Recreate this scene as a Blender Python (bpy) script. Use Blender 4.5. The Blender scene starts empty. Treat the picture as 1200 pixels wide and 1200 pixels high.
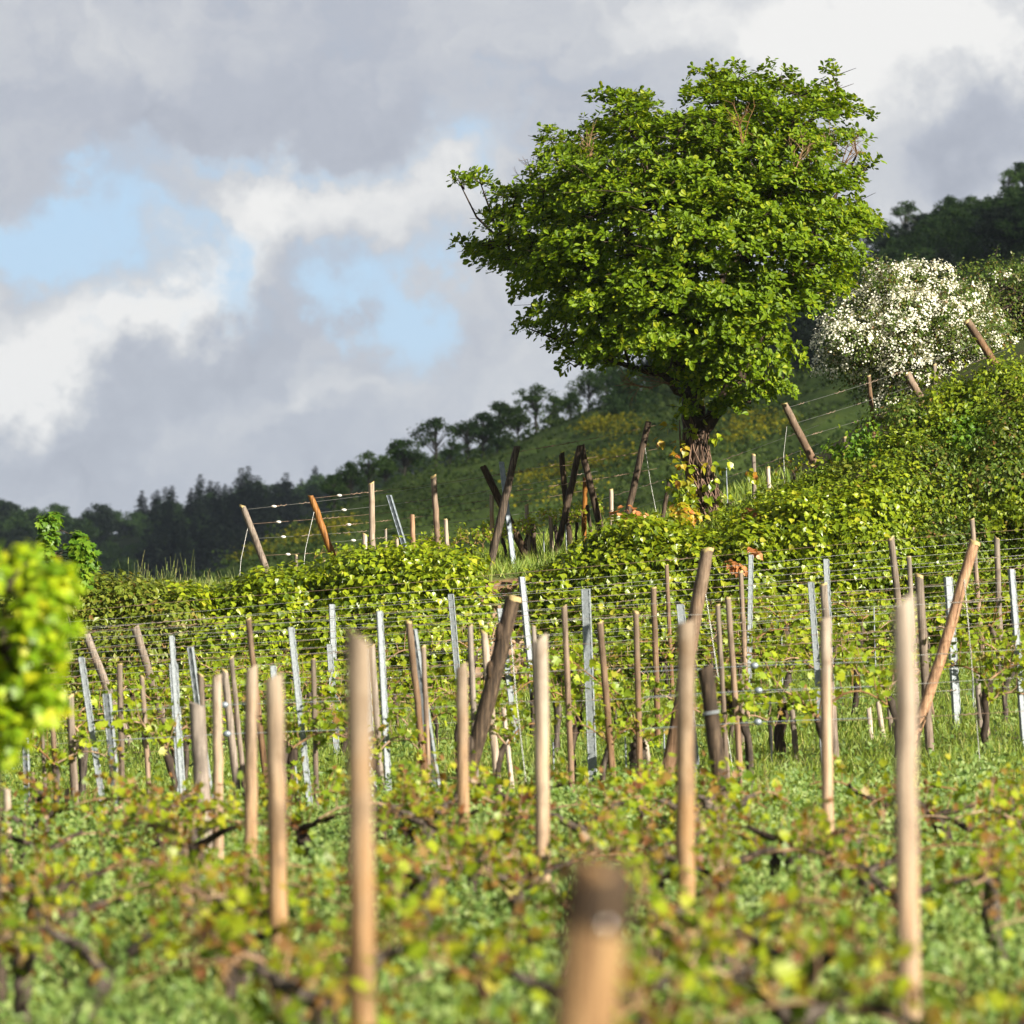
import bpy, math, random
import numpy as np
from mathutils import Vector

# ------------------------------------------------------------------ camera, light, exposure
sc = bpy.context.scene
COL = sc.collection
rng = np.random.default_rng(7)
random.seed(7)
PIT = 190 * 0.21 / 1200            # camera pitch (rad)
K = 0.21 / 1200                    # radians per photo pixel
CZ = 1.4
cam_d = bpy.data.cameras.new("camera")
cam = bpy.data.objects.new("camera", cam_d); COL.objects.link(cam)
cam.location = (0, 0, CZ); cam.rotation_euler = (math.pi / 2 + PIT, 0, 0)
cam_d.sensor_width = 36; cam_d.lens = 36 / 0.21
cam_d.clip_start = 0.5; cam_d.clip_end = 8000
cam_d.dof.use_dof = True; cam_d.dof.focus_distance = 62.5; cam_d.dof.aperture_fstop = 4.2
sc.camera = cam
sc.view_settings.view_transform = 'Standard'; sc.view_settings.look = 'None'
sc.view_settings.gamma = 1; sc.view_settings.exposure = 1.52
sc.cycles.use_denoising = True
sc.cycles.max_bounces = 8; sc.cycles.transparent_max_bounces = 10
sc.cycles.diffuse_bounces = 3; sc.cycles.glossy_bounces = 2; sc.cycles.transmission_bounces = 4
sc.cycles.sample_clamp_indirect = 4

SUN_AZ = math.radians(48); SUN_EL = math.radians(25)      # azimuth to the right of straight behind the camera
SUN = Vector((math.sin(SUN_AZ) * math.cos(SUN_EL), -math.cos(SUN_AZ) * math.cos(SUN_EL), math.sin(SUN_EL)))
sl = bpy.data.lights.new("sun", 'SUN'); sl.energy = 5.0; sl.angle = math.radians(0.5); sl.color = (1.0, 0.92, 0.76)
so = bpy.data.objects.new("sun", sl); COL.objects.link(so)
so.rotation_euler = SUN.to_track_quat('Z', 'Y').to_euler()

# ------------------------------------------------------------------ node helpers
class NT:
    def __init__(s, tree): s.t = tree; s.n = tree.nodes; s.l = tree.links
    def node(s, kind, **kw):
        n = s.n.new(kind)
        for k, v in kw.items(): setattr(n, k, v)
        return n
    def put(s, inp, v):
        if hasattr(v, 'is_output'): s.l.new(v, inp)
        else: inp.default_value = v
    def math(s, op, a, b=0.0, clamp=False):
        n = s.node('ShaderNodeMath', operation=op, use_clamp=clamp); s.put(n.inputs[0], a); s.put(n.inputs[1], b); return n.outputs[0]
    def mix(s, f, a, b):
        n = s.node('ShaderNodeMix', data_type='RGBA'); s.put(n.inputs[0], f); s.put(n.inputs[6], a); s.put(n.inputs[7], b); return n.outputs[2]
    def noise(s, vec, scale, detail=4, rough=0.55, out=0):
        n = s.node('ShaderNodeTexNoise'); n.inputs['Scale'].default_value = scale; n.inputs['Detail'].default_value = detail
        n.inputs['Roughness'].default_value = rough
        if vec is not None: s.l.new(vec, n.inputs['Vector'])
        return n.outputs[out]
    def ramp(s, f, stops):
        n = s.node('ShaderNodeValToRGB'); e = n.color_ramp.elements
        while len(e) < len(stops): e.new(0.5)
        for k, (p, c) in enumerate(stops):
            e[k].position = p; e[k].color = (c[0], c[1], c[2], 1) if not isinstance(c, (int, float)) else (c, c, c, 1)
        s.put(n.inputs[0], f); return n.outputs[0]
    def mapr(s, f, a, b, c=0.0, d=1.0, smooth=True):
        n = s.node('ShaderNodeMapRange'); n.interpolation_type = 'SMOOTHSTEP' if smooth else 'LINEAR'
        s.put(n.inputs[0], f)
        for k, v in zip((1, 2, 3, 4), (a, b, c, d)): n.inputs[k].default_value = v
        return n.outputs[0]
    def vscale(s, vec, sc_):
        n = s.node('ShaderNodeVectorMath', operation='MULTIPLY'); s.l.new(vec, n.inputs[0]); n.inputs[1].default_value = sc_; return n.outputs[0]

# ------------------------------------------------------------------ sky
w = bpy.data.worlds.new("World"); sc.world = w; w.use_nodes = True
T = NT(w.node_tree); T.n.clear()
WS = 0.1
out = T.node('ShaderNodeOutputWorld'); bg = T.node('ShaderNodeBackground'); bg.inputs[1].default_value = WS
T.l.new(bg.outputs[0], out.inputs[0])
sky = T.node('ShaderNodeTexSky', sky_type='NISHITA'); sky.sun_disc = False
sky.sun_elevation = SUN_EL; sky.sun_rotation = math.pi - SUN_AZ; sky.dust_density = 1.0
tc = T.node('ShaderNodeTexCoord'); gen = tc.outputs['Generated']
# warped direction so that cloud shapes have ragged edges
nz = T.node('ShaderNodeTexNoise'); nz.inputs['Scale'].default_value = 30; nz.inputs['Detail'].default_value = 8; nz.inputs['Roughness'].default_value = 0.62
T.l.new(gen, nz.inputs['Vector'])
sub = T.node('ShaderNodeVectorMath', operation='SUBTRACT'); T.l.new(nz.outputs['Color'], sub.inputs[0]); sub.inputs[1].default_value = (.5, .5, .5)
wv = T.node('ShaderNodeVectorMath', operation='MULTIPLY_ADD'); T.l.new(sub.outputs[0], wv.inputs[0]); wv.inputs[1].default_value = (.075, .0, .060); T.l.new(gen, wv.inputs[2])
sx = T.node('ShaderNodeSeparateXYZ'); T.l.new(wv.outputs[0], sx.inputs[0])
U, Vv = sx.outputs[0], sx.outputs[2]
def px2u(px): return (px - 600) * K
def py2v(py): return (790 - py) * K
def blob(px, py, rx, ry, amp, ang=0.0):
    a = math.radians(ang)
    du = T.math('SUBTRACT', U, px2u(px)); dv = T.math('SUBTRACT', Vv, py2v(py))
    p = T.math('ADD', T.math('MULTIPLY', du, math.cos(a)), T.math('MULTIPLY', dv, math.sin(a)))
    q = T.math('SUBTRACT', T.math('MULTIPLY', dv, math.cos(a)), T.math('MULTIPLY', du, math.sin(a)))
    p = T.math('MULTIPLY', p, 1 / (rx * K)); q = T.math('MULTIPLY', q, 1 / (ry * K))
    r2 = T.math('ADD', T.math('MULTIPLY', p, p), T.math('MULTIPLY', q, q))
    e = T.math('POWER', 2.718, T.math('MULTIPLY', r2, -1.0))
    return T.math('MULTIPLY', e, amp)
def total(items):
    r = items[0]
    for it in items[1:]: r = T.math('ADD', r, it)
    return r
n_big = T.noise(gen, 9, 5, 0.55); n_mid = T.noise(wv.outputs[0], 26, 8, 0.62); n_fin = T.noise(wv.outputs[0], 60, 9, 0.66)
def dev(n, a): return T.math('MULTIPLY', T.math('SUBTRACT', n, 0.5), a)
cov = total([dev(n_mid, 1.35), dev(n_big, .3), dev(n_fin, .9), T.math('ADD', 0.80, 0.0),
             blob(45, 280, 140, 40, -0.95, 8), blob(345, 188, 190, 20, -0.42, 6), blob(462, 370, 44, 80, -0.85, -5), blob(545, 165, 70, 90, -0.50, 20),
             blob(265, 330, 50, 34, -0.40), blob(220, 262, 50, 24, -0.2), blob(420, 235, 120, 50, 0.30), blob(330, 285, 80, 50, 0.2), blob(210, 90, 330, 100, 0.4), blob(1000, 120, 260, 200, 0.6),
             blob(150, 520, 300, 110, 0.5), blob(610, 400, 140, 150, 0.35)])
cov = T.mapr(cov, 0.08, 0.86)
lit = total([dev(n_mid, .80), dev(n_fin, .60), T.math('ADD', 0.40, 0.0),
             blob(40, 425, 150, 56, 0.70, 32), blob(225, 350, 130, 38, 0.62, 35), blob(430, 225, 150, 60, 0.42, 10), blob(300, 280, 120, 60, 0.15, 30), blob(390, 480, 80, 22, 0.28, 15),
             blob(930, 30, 230, 90, 0.72), blob(1120, 30, 150, 80, 0.35), blob(1060, 190, 70, 110, 0.35), blob(1130, 185, 80, 42, -0.42, 10), blob(1190, 120, 60, 50, -0.2), blob(600, 330, 130, 120, 0.16),
             blob(230, 55, 190, 50, 0.16), blob(350, 140, 330, 50, -0.14), blob(230, 450, 200, 60, -0.18, 25), blob(160, 560, 300, 60, -0.12)])
lit = T.math('MULTIPLY', lit, 1.0, True)
ccol = T.ramp(lit, [(0.0, (1.38, 1.48, 1.74)), (0.36, (1.78, 1.89, 2.15)), (0.62, (2.32, 2.38, 2.50)), (1.0, (3.35, 3.32, 3.26))])
blue = T.mix(0.9, sky.outputs[0], (1.55, 2.24, 3.10, 1))
final = T.mix(cov, blue, ccol)
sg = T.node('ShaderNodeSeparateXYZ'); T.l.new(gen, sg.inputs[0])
over = T.mapr(sg.outputs[2], .18, .5, 1.0, .42)  # added dimming of the unseen sky overhead, cuts fill light for contrast
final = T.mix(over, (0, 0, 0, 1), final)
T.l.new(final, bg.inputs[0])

# ------------------------------------------------------------------ geometry helpers
def at(px, py, Y):
    u = (px - 600) * K; v = (600 - py) * K
    dy = math.cos(PIT) - v * math.sin(PIT); dz = math.sin(PIT) + v * math.cos(PIT)
    s = Y / dy
    return Vector((u * s, Y, CZ + dz * s))
def sm(a, b, x):
    t = np.clip((np.asarray(x, float) - a) / (b - a), 0, 1); return t * t * (3 - 2 * t)
def vnoise(x, y, s=1.0, seed=0):
    r = np.random.default_rng(seed); o = 0
    for k in range(6):
        a = r.uniform(0, 6.28); f = s * (0.6 + 0.5 * k); o = o + np.sin(f * (x * math.cos(a) + y * math.sin(a)) + r.uniform(0, 6.28)) / (1 + k * .5)
    return o / 3.2
def lowG(X, Y):
    b = np.interp(Y, [0, 22, 27, 40, 44, 52, 58.5, 62], [.05, .05, .15, .25, .38, .68, 1.05, 1.2])
    return b + .08 * sm(25, 58, Y) * np.clip(X, -14, 14) + .02 * vnoise(X, Y, 1.6, 3)
def terr(X, Y):
    t = np.interp(X, [-14, -8, -3, 0, 2.5, 4, 5.5, 7, 9, 15, 25], [2.1, 2.25, 2.4, 2.65, 3.12, 3.75, 4.75, 5.5, 6.3, 7.6, 9])
    return t + .08 * np.clip(Y - 63, 0, 7) * sm(-2.5, 0.5, X) + .03 * vnoise(X, Y, 1.3, 5)
def G(X, Y):
    X = np.asarray(X, float); Y = np.asarray(Y, float)
    lo = lowG(X, Y); te = terr(X, Y)
    wd = 1.0 + 1.3 * np.clip(te - lo - 1.7, 0, 9)
    g = lo + (te - lo) * sm(59.6, 59.6 + wd, Y)
    f = sm(74, 112, Y)
    g = g * (1 - f) - 3.5 * f
    side = sm(16, 40, np.abs(X)) * (1 - f)
    return g - side * .5
def g1(x, y): return float(G(x, y))

def new_obj(name, me, parent=None, loc=(0, 0, 0)):
    o = bpy.data.objects.new(name, me); COL.objects.link(o); o.location = loc
    if parent is not None: o.parent = parent
    return o
def tag(o, label=None, cat=None, group=None, kind=None):
    if label: o['label'] = label
    if cat: o['category'] = cat
    if group: o['group'] = group
    if kind: o['kind'] = kind
    return o
def empty(name, loc, label, cat, group=None):
    o = bpy.data.objects.new(name, None); COL.objects.link(o); o.location = loc; o.empty_display_size = .2
    return tag(o, label, cat, group)
def copy_tree(o, loc, rz=0, scale=None, label=None, group=None):
    c = o.copy(); COL.objects.link(c); c.location = loc; c.rotation_euler = (0, 0, rz)
    if scale is not None: c.scale = scale
    if label: c['label'] = label
    if group: c['group'] = group
    for ch in list(o.children):
        d = ch.copy(); COL.objects.link(d); d.parent = c
        for gch in list(ch.children):
            e = gch.copy(); COL.objects.link(e); e.parent = d
    return c

class MB:
    """collects vertices and faces (any size) with a material slot each, builds ONE mesh object"""
    def __init__(s): s.V = []; s.F = []; s.M = []; s.S = []; s.n = 0
    def add(s, V, F, m=0, smooth=False):
        V = np.asarray(V, float)
        s.V.append(V)
        if isinstance(F, np.ndarray): F = [F]
        for fa in F:
            fa = np.asarray(fa)
            if fa.ndim == 1: fa = fa[None]
            s.F.append(fa + s.n); s.M.append(np.full(len(fa), m)); s.S.append(np.full(len(fa), smooth))
        s.n += len(V)
    def mesh(s, name, mats, off=(0, 0, 0)):
        V = np.concatenate(s.V) - np.array(off)
        me = bpy.data.meshes.new(name)
        me.vertices.add(len(V)); me.vertices.foreach_set('co', V.astype(np.float32).ravel())
        loops = np.concatenate([f.ravel() for f in s.F]); tot = np.concatenate([np.full(len(f), f.shape[1]) for f in s.F])
        me.loops.add(len(loops)); me.loops.foreach_set('vertex_index', loops.astype(np.int32))
        me.polygons.add(len(tot)); st = np.concatenate([[0], np.cumsum(tot)[:-1]])
        me.polygons.foreach_set('loop_start', st.astype(np.int32))
        me.polygons.foreach_set('material_index', np.concatenate(s.M).astype(np.int32))
        me.polygons.foreach_set('use_smooth', np.concatenate(s.S).astype(bool))
        for m in mats: me.materials.append(m)
        me.update(calc_edges=True); me.validate()
        return me
    def build(s, name, mats, parent=None, base=(0, 0, 0)):
        """base: world point the vertices are made relative to (the object's or its parent's place)"""
        me = s.mesh(name, mats, base)
        return new_obj(name, me, parent, (0, 0, 0) if parent is not None else base)

def unit(a): a = np.asarray(a, float); return a / np.maximum(np.linalg.norm(a, axis=-1, keepdims=True), 1e-9)
def tube(mb, pts, rad, sides=6, m=0, smooth=True, cap=True, capm=None, rough=0.0, seed=0):
    P = np.asarray([tuple(p) for p in pts], float); n = len(P); R = np.broadcast_to(np.asarray(rad, float), (n,))
    d = unit(np.gradient(P, axis=0)); ref = np.array([0, 1.0, 0.13]) if abs(d[0][2]) > .6 else np.array([0.1, 0.05, 1.0])
    a = unit(np.cross(d, ref)); b = np.cross(d, a)
    th = np.arange(sides) * 2 * math.pi / sides
    r = np.random.default_rng(seed)
    rr = R[:, None] * (1 + rough * r.uniform(-1, 1, (n, sides)))
    V = P[:, None, :] + rr[..., None] * (np.cos(th)[None, :, None] * a[:, None, :] + np.sin(th)[None, :, None] * b[:, None, :])
    i = np.arange(n - 1)[:, None] * sides; j = np.arange(sides)[None, :]; j2 = (j + 1) % sides
    Q = np.stack([i + j, i + j2, i + sides + j2, i + sides + j], -1).reshape(-1, 4)
    F = [Q]
    mb.add(V.reshape(-1, 3), F, m, smooth)
    if cap:
        mb.add(V[-1], [np.arange(sides)], m if capm is None else capm, False)
def inst(mb, tmpl, P, N, Tip, S, m=0, smooth=False):
    """leaf-like faces: template placed at P with normal N and tip direction Tip, size S"""
    tv, tf = tmpl
    P = np.asarray(P, float); N = unit(N); Tip = np.asarray(Tip, float)
    y = unit(Tip - (Tip * N).sum(-1, keepdims=True) * N); x = np.cross(y, N)
    S = np.broadcast_to(np.asarray(S, float), (len(P),))[:, None, None]
    tv = np.asarray(tv, float)
    V = P[:, None, :] + S * (tv[None, :, 0:1] * x[:, None, :] + tv[None, :, 1:2] * y[:, None, :] + tv[None, :, 2:3] * N[:, None, :])
    k = len(tv); off = (np.arange(len(P)) * k)[:, None, None]
    F = [(np.asarray(f)[None, None, :] + off).reshape(-1, len(f)) for f in tf]
    mb.add(V.reshape(-1, 3), F, m, smooth)
OAK = ([(0, 0, 0), (0, .5, -.05), (0, 1, 0), (-.16, .3, .03), (-.30, .62, .06), (-.2, .88, .05), (.16, .3, .03), (.30, .62, .06), (.2, .88, .05)],
       [(0, 1, 2, 5, 4, 3), (0, 6, 7, 8, 2, 1)])
IVY = ([(0, 0, 0), (0, .45, -.04), (0, 1, -.06), (-.40, .12, .05), (-.42, .42, .06), (-.16, .70, .02), (.40, .12, .05), (.42, .42, .06), (.16, .70, .02)],
       [(0, 1, 2, 5, 4, 3), (0, 6, 7, 8, 2, 1)])
SMALL = ([(0, 0, 0), (-.28, .45, .05), (0, 1, 0), (.28, .45, .05)], [(0, 3, 2, 1)])
PALM = ([(0, .0, 0), (-.28, -.02, .02), (-.55, .28, .05), (-.30, .42, .02), (-.38, .80, .05), (-.10, .66, .0), (0, 1.05, -.03), (.10, .66, .0), (.38, .80, .05), (.30, .42, .02), (.55, .28, .05), (.28, -.02, .02)],
        [(0, 5, 4, 3, 2, 1), (0, 6, 5), (0, 7, 6), (0, 11, 10, 9, 8, 7)])
FLOWER = ([(math.cos(a) * .5, math.sin(a) * .5, .06 * math.cos(3 * a)) for a in np.arange(6) * math.pi / 3], [(0, 1, 2, 3, 4, 5)])
SPRAY = ([(0, 0, 0), (-.42, .25, .06), (-.30, .75, .0), (.05, 1, -.05), (.40, .70, .03), (.36, .2, .08)], [(0, 5, 4, 3, 2, 1)])
def rnd(n, r=rng): return unit(r.normal(size=(n, 3)))

# ------------------------------------------------------------------ materials
def newmat(name):
    m = bpy.data.materials.new(name); m.use_nodes = True; t = NT(m.node_tree); t.n.clear()
    o = t.node('ShaderNodeOutputMaterial'); return m, t, o
def leafmat(name, stops, transl=0.35, rough=0.42, spec=0.35, tcol=1.6):
    m, t, o = newmat(name)
    geo = t.node('ShaderNodeNewGeometry'); col = t.ramp(geo.outputs['Random Per Island'], stops)
    oi = t.node('ShaderNodeObjectInfo')
    hsv = t.node('ShaderNodeHueSaturation'); t.put(hsv.inputs['Value'], t.mapr(oi.outputs['Random'], 0, 1, .9, 1.12, False)); t.l.new(col, hsv.inputs['Color'])
    p = t.node('ShaderNodeBsdfPrincipled'); t.l.new(hsv.outputs[0], p.inputs['Base Color']); p.inputs['Roughness'].default_value = rough
    p.inputs['Specular IOR Level'].default_value = spec
    tr = t.node('ShaderNodeBsdfTranslucent')
    g = t.node('ShaderNodeVectorMath', operation='MULTIPLY'); t.l.new(hsv.outputs[0], g.inputs[0]); g.inputs[1].default_value = (tcol * 1.1, tcol, tcol * .45)
    t.l.new(g.outputs[0], tr.inputs['Color'])
    mx = t.node('ShaderNodeMixShader'); mx.inputs[0].default_value = transl
    t.l.new(p.outputs[0], mx.inputs[1]); t.l.new(tr.outputs[0], mx.inputs[2]); t.l.new(mx.outputs[0], o.inputs[0])
    return m
def woodmat(name, c1, c2, c3, sc_=(75, 75, 3.0), rough=.8, top=None):
    m, t, o = newmat(name)
    tcn = t.node('ShaderNodeTexCoord'); oi = t.node('ShaderNodeObjectInfo')
    ad = t.node('ShaderNodeVectorMath', operation='MULTIPLY_ADD'); t.l.new(oi.outputs['Location'], ad.inputs[0]); ad.inputs[1].default_value = (3.7, 3.7, 3.7); t.l.new(tcn.outputs['Object'], ad.inputs[2])
    v = t.vscale(ad.outputs[0], sc_)
    n1 = t.noise(v, 1.0, 5, .62); n2 = t.noise(ad.outputs[0], 4.5, 4, .6); n3 = t.noise(t.vscale(ad.outputs[0], (110, 110, 2.2)), 1.0, 2, .5)
    col = t.ramp(n1, [(.34, c1), (.50, c2), (.68, c3)])
    if top is not None:      # rain-bleached towards the head
        sg = t.node('ShaderNodeSeparateXYZ'); t.l.new(tcn.outputs['Generated'], sg.inputs[0])
        h = t.math('ADD', sg.outputs[2], t.math('MULTIPLY', t.math('SUBTRACT', n2, .5), .9))
        col = t.mix(t.mapr(h, .35, 1.0, 0, .8), col, t.ramp(n1, [(.34, [x * .55 for x in top]), (.52, top), (.7, [x * 1.35 for x in top])]))
    col = t.mix(t.mapr(n2, .48, .72, 0, .7), col, (*[x * .42 for x in c2], 1))
    col = t.mix(t.mapr(n3, .66, .74, 0, .8), col, (*[x * .25 for x in c1], 1))      # drying cracks
    hsv = t.node('ShaderNodeHueSaturation'); t.put(hsv.inputs['Value'], t.mapr(oi.outputs['Random'], 0, 1, .72, 1.2, False)); t.put(hsv.inputs['Saturation'], t.mapr(oi.outputs['Random'], 0, 1, 1.15, .75, False)); t.l.new(col, hsv.inputs['Color'])
    p = t.node('ShaderNodeBsdfPrincipled'); t.l.new(hsv.outputs[0], p.inputs['Base Color']); p.inputs['Roughness'].default_value = rough; p.inputs['Specular IOR Level'].default_value = .25
    b = t.node('ShaderNodeBump'); b.inputs['Strength'].default_value = .7; b.inputs['Distance'].default_value = .008; t.l.new(n1, b.inputs['Height']); t.l.new(b.outputs[0], p.inputs['Normal'])
    t.l.new(p.outputs[0], o.inputs[0]); return m
def plain(name, c1, c2, scale=8, rough=.7, metal=0.0, spec=.4, vec='Object'):
    m, t, o = newmat(name)
    tcn = t.node('ShaderNodeTexCoord'); n = t.noise(tcn.outputs[vec], scale, 5, .6)
    p = t.node('ShaderNodeBsdfPrincipled'); t.l.new(t.ramp(n, [(.32, c1), (.68, c2)]), p.inputs['Base Color'])
    p.inputs['Roughness'].default_value = rough; p.inputs['Metallic'].default_value = metal; p.inputs['Specular IOR Level'].default_value = spec
    t.l.new(p.outputs[0], o.inputs[0]); return m

M = {}
M['oak'] = leafmat('oak_leaf', [(0, (.055, .100, .003)), (.45, (.112, .188, .004)), (.85, (.175, .258, .007)), (1, (.29, .33, .016))], .38, .48, .25)
M['ivy'] = leafmat('ivy_leaf', [(0, (.055, .095, .004)), (.4, (.16, .225, .007)), (.9, (.28, .335, .012)), (1, (.36, .35, .03))], .34, .36, .5)
M['bramble'] = leafmat('bramble_leaf', [(0, (.06, .105, .006)), (.45, (.15, .215, .011)), (.96, (.25, .30, .018)), (1, (.22, .15, .03))], .34, .42, .3)
M['ruddy'] = leafmat('ruddy_leaf', [(0, (.08, .12, .012)), (.7, (.16, .20, .018)), (.93, (.20, .20, .03)), (1, (.22, .13, .04))], .3)
M['maple'] = leafmat('maple_leaf', [(0, (.12, .23, .008)), (.5, (.24, .37, .010)), (.9, (.38, .46, .015)), (1, (.46, .46, .02))], .45)
M['maple_deep'] = leafmat('maple_deep_leaf', [(0, (.07, .16, .010)), (.6, (.12, .23, .015)), (1, (.2, .28, .02))], .35)
M['vine'] = leafmat('vine_leaf', [(0, (.10, .17, .010)), (.5, (.20, .275, .014)), (.86, (.31, .36, .018)), (.95, (.26, .20, .04)), (1, (.25, .11, .05))], .4)
M['vine_young'] = leafmat('young_vine_leaf', [(0, (.08, .14, .008)), (.42, (.20, .27, .012)), (.62, (.34, .36, .016)), (.74, (.25, .17, .03)), (.9, (.20, .09, .035)), (1, (.16, .055, .03))], .4)
M['dryleaf'] = leafmat('dry_leaf', [(0, (.18, .07, .025)), (.6, (.30, .12, .04)), (1, (.42, .20, .08))], .2)
M['yellowleaf'] = leafmat('yellowing_leaf', [(0, (.16, .2, .01)), (.4, (.30, .27, .015)), (.7, (.40, .26, .02)), (1, (.35, .12, .03))], .35)
M['grass'] = leafmat('grass_blade', [(0, (.09, .15, .02)), (.5, (.15, .22, .03)), (.9, (.23, .28, .05)), (1, (.34, .32, .10))], .35, .5, .3)
M['weed'] = leafmat('weed_leaf', [(0, (.075, .14, .028)), (.5, (.14, .22, .050)), (1, (.25, .32, .10))], .34, .5, .35)
M['straw'] = leafmat('straw', [(0, (.12, .18, .03)), (.6, (.20, .25, .06)), (1, (.36, .34, .15))], .3)
M['haw'] = leafmat('hawthorn_leaf', [(0, (.045, .09, .010)), (.6, (.09, .14, .018)), (.9, (.14, .16, .03)), (1, (.2, .10, .04))], .3)
M['blossom'] = leafmat('blossom', [(0, (.62, .62, .50)), (.6, (.76, .76, .68)), (1, (.82, .81, .76))], .25, .6, .2, 1.0)
M['broom'] = leafmat('broom_flower', [(0, (.12, .16, .014)), (.6, (.25, .25, .014)), (1, (.42, .36, .015))], .2, .6, .2)
M['farleaf'] = leafmat('far_leaf', [(0, (.030, .070, .018)), (.6, (.056, .115, .028)), (1, (.088, .15, .038))], .25, .6, .2, 1.2)
M['farleaf_light'] = leafmat('far_light_leaf', [(0, (.050, .105, .024)), (.6, (.085, .16, .036)), (1, (.12, .20, .045))], .28, .6, .2, 1.2)
M['needle'] = leafmat('needle', [(0, (.012, .024, .014)), (.7, (.022, .038, .020)), (1, (.034, .052, .026))], .1, .7, .2, 1.0)
M['scrub'] = leafmat('scrub', [(0, (.035, .070, .014)), (.6, (.070, .120, .022)), (1, (.11, .16, .034))], .2, .6, .2)
M['bark'] = woodmat('bark', (.020, .013, .009), (.045, .030, .020), (.085, .060, .042), (30, 30, 4))
M['farbark'] = plain('far_bark', (.05, .045, .038), (.11, .10, .085), .6)
M['ivystem'] = woodmat('ivy_stem_bark', (.05, .028, .018), (.14, .078, .050), (.27, .17, .115), (50, 50, 5))
M['vinebark'] = woodmat('vine_bark', (.020, .014, .011), (.05, .035, .026), (.11, .085, .065), (30, 30, 6))
M['cane'] = woodmat('cane', (.14, .075, .035), (.24, .14, .07), (.34, .22, .12), (30, 30, 8))
M['greyw'] = woodmat('weathered_wood', (.085, .060, .046), (.185, .140, .112), (.29, .235, .195), top=(.20, .165, .135))
M['redw'] = woodmat('reddish_wood', (.08, .044, .026), (.185, .108, .062), (.28, .19, .125), top=(.19, .145, .11))
M['tan'] = woodmat('peeled_wood', (.15, .080, .036), (.32, .190, .095), (.42, .295, .18), top=(.27, .225, .18))
M['orange'] = woodmat('orange_wood', (.10, .042, .012), (.26, .115, .036), (.40, .22, .09), rough=.6)
M['amber'] = woodmat('amber_wood', (.060, .024, .004), (.20, .092, .014), (.34, .195, .050), rough=.5)
M['dark'] = woodmat('dark_wood', (.018, .012, .008), (.052, .034, .022), (.14, .095, .06))
M['pale'] = woodmat('pale_wood', (.20, .15, .11), (.34, .265, .205), (.46, .38, .31))
M['endcut'] = plain('cut_end_grain', (.30, .215, .09), (.46, .36, .17), 60)
M['galv'] = plain('galvanised_steel', (.15, .17, .19), (.30, .33, .36), 60, .6, .2, .3)
M['steeld'] = plain('dull_steel', (.16, .19, .23), (.27, .31, .36), 22, .5, .5, .5)
M['wire'] = plain('wire_steel', (.20, .20, .19), (.36, .36, .35), 12, .4, .7, .5)
M['rust'] = plain('rusty_wire', (.12, .075, .05), (.25, .17, .12), 9, .7, .2, .4)
M['tendril'] = plain('dry_tendril', (.10, .065, .045), (.24, .17, .12), 40, .9)
M['clip'] = plain('white_tie', (.5, .48, .44), (.68, .66, .62), 30, .6)
M['nail'] = plain('bright_nail', (.62, .60, .58), (.75, .74, .72), 30, .22, .9, .6)
M['stone'] = plain('field_stone', (.20, .125, .085), (.42, .30, .22), 5, .9)

# ground material: grassy soil, bare reddish earth on the steep bank
m, t, o = newmat('ground_cover')
tcn = t.node('ShaderNodeTexCoord'); geo = t.node('ShaderNodeNewGeometry')
n1 = t.noise(tcn.outputs['Object'], 1.3, 6, .6); n2 = t.noise(tcn.outputs['Object'], 9, 6, .65)
gcol = t.ramp(n2, [(.3, (.035, .055, .014)), (.55, (.07, .10, .022)), (.8, (.10, .10, .04))])
gcol = t.mix(t.mapr(n1, .45, .7), gcol, (.11, .085, .05, 1))
soil = t.ramp(n2, [(.3, (.10, .055, .033)), (.6, (.21, .125, .08)), (.8, (.30, .20, .14))])
sz = t.node('ShaderNodeSeparateXYZ'); t.l.new(geo.outputs['Normal'], sz.inputs[0])
gcol = t.mix(t.mapr(sz.outputs[2], .90, .72), gcol, soil)
p = t.node('ShaderNodeBsdfPrincipled'); t.l.new(gcol, p.inputs['Base Color']); p.inputs['Roughness'].default_value = .9; p.inputs['Specular IOR Level'].default_value = .15
b = t.node('ShaderNodeBump'); b.inputs['Strength'].default_value = .6; b.inputs['Distance'].default_value = .05; t.l.new(n2, b.inputs['Height']); t.l.new(b.outputs[0], p.inputs['Normal'])
t.l.new(p.outputs[0], o.inputs[0]); M['ground'] = m
# hillside: grass terraces
m, t, o = newmat('hill_grass')
tcn = t.node('ShaderNodeTexCoord')
n1 = t.noise(tcn.outputs['Object'], .035, 6, .6); n2 = t.noise(tcn.outputs['Object'], .35, 6, .7)
gcol = t.ramp(n2, [(.28, (.048, .088, .018)), (.5, (.095, .150, .032)), (.75, (.15, .19, .052))])
gcol = t.mix(t.mapr(n1, .42, .66), gcol, (.060, .095, .022, 1))
p = t.node('ShaderNodeBsdfPrincipled'); t.l.new(gcol, p.inputs['Base Color']); p.inputs['Roughness'].default_value = .95; p.inputs['Specular IOR Level'].default_value = .1
b = t.node('ShaderNodeBump'); b.inputs['Strength'].default_value = .8; b.inputs['Distance'].default_value = .6; t.l.new(n2, b.inputs['Height']); t.l.new(b.outputs[0], p.inputs['Normal'])
t.l.new(p.outputs[0], o.inputs[0]); M['hill'] = m
M['forestfloor'] = plain('forest_floor', (.012, .022, .010), (.028, .042, .018), .05, .95, 0, .1)
m, t, o = newmat('cloud_white')
p = t.node('ShaderNodeBsdfPrincipled'); p.inputs['Base Color'].default_value = (.8, .8, .82, 1); p.inputs['Roughness'].default_value = 1; p.inputs['Specular IOR Level'].default_value = 0
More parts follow.
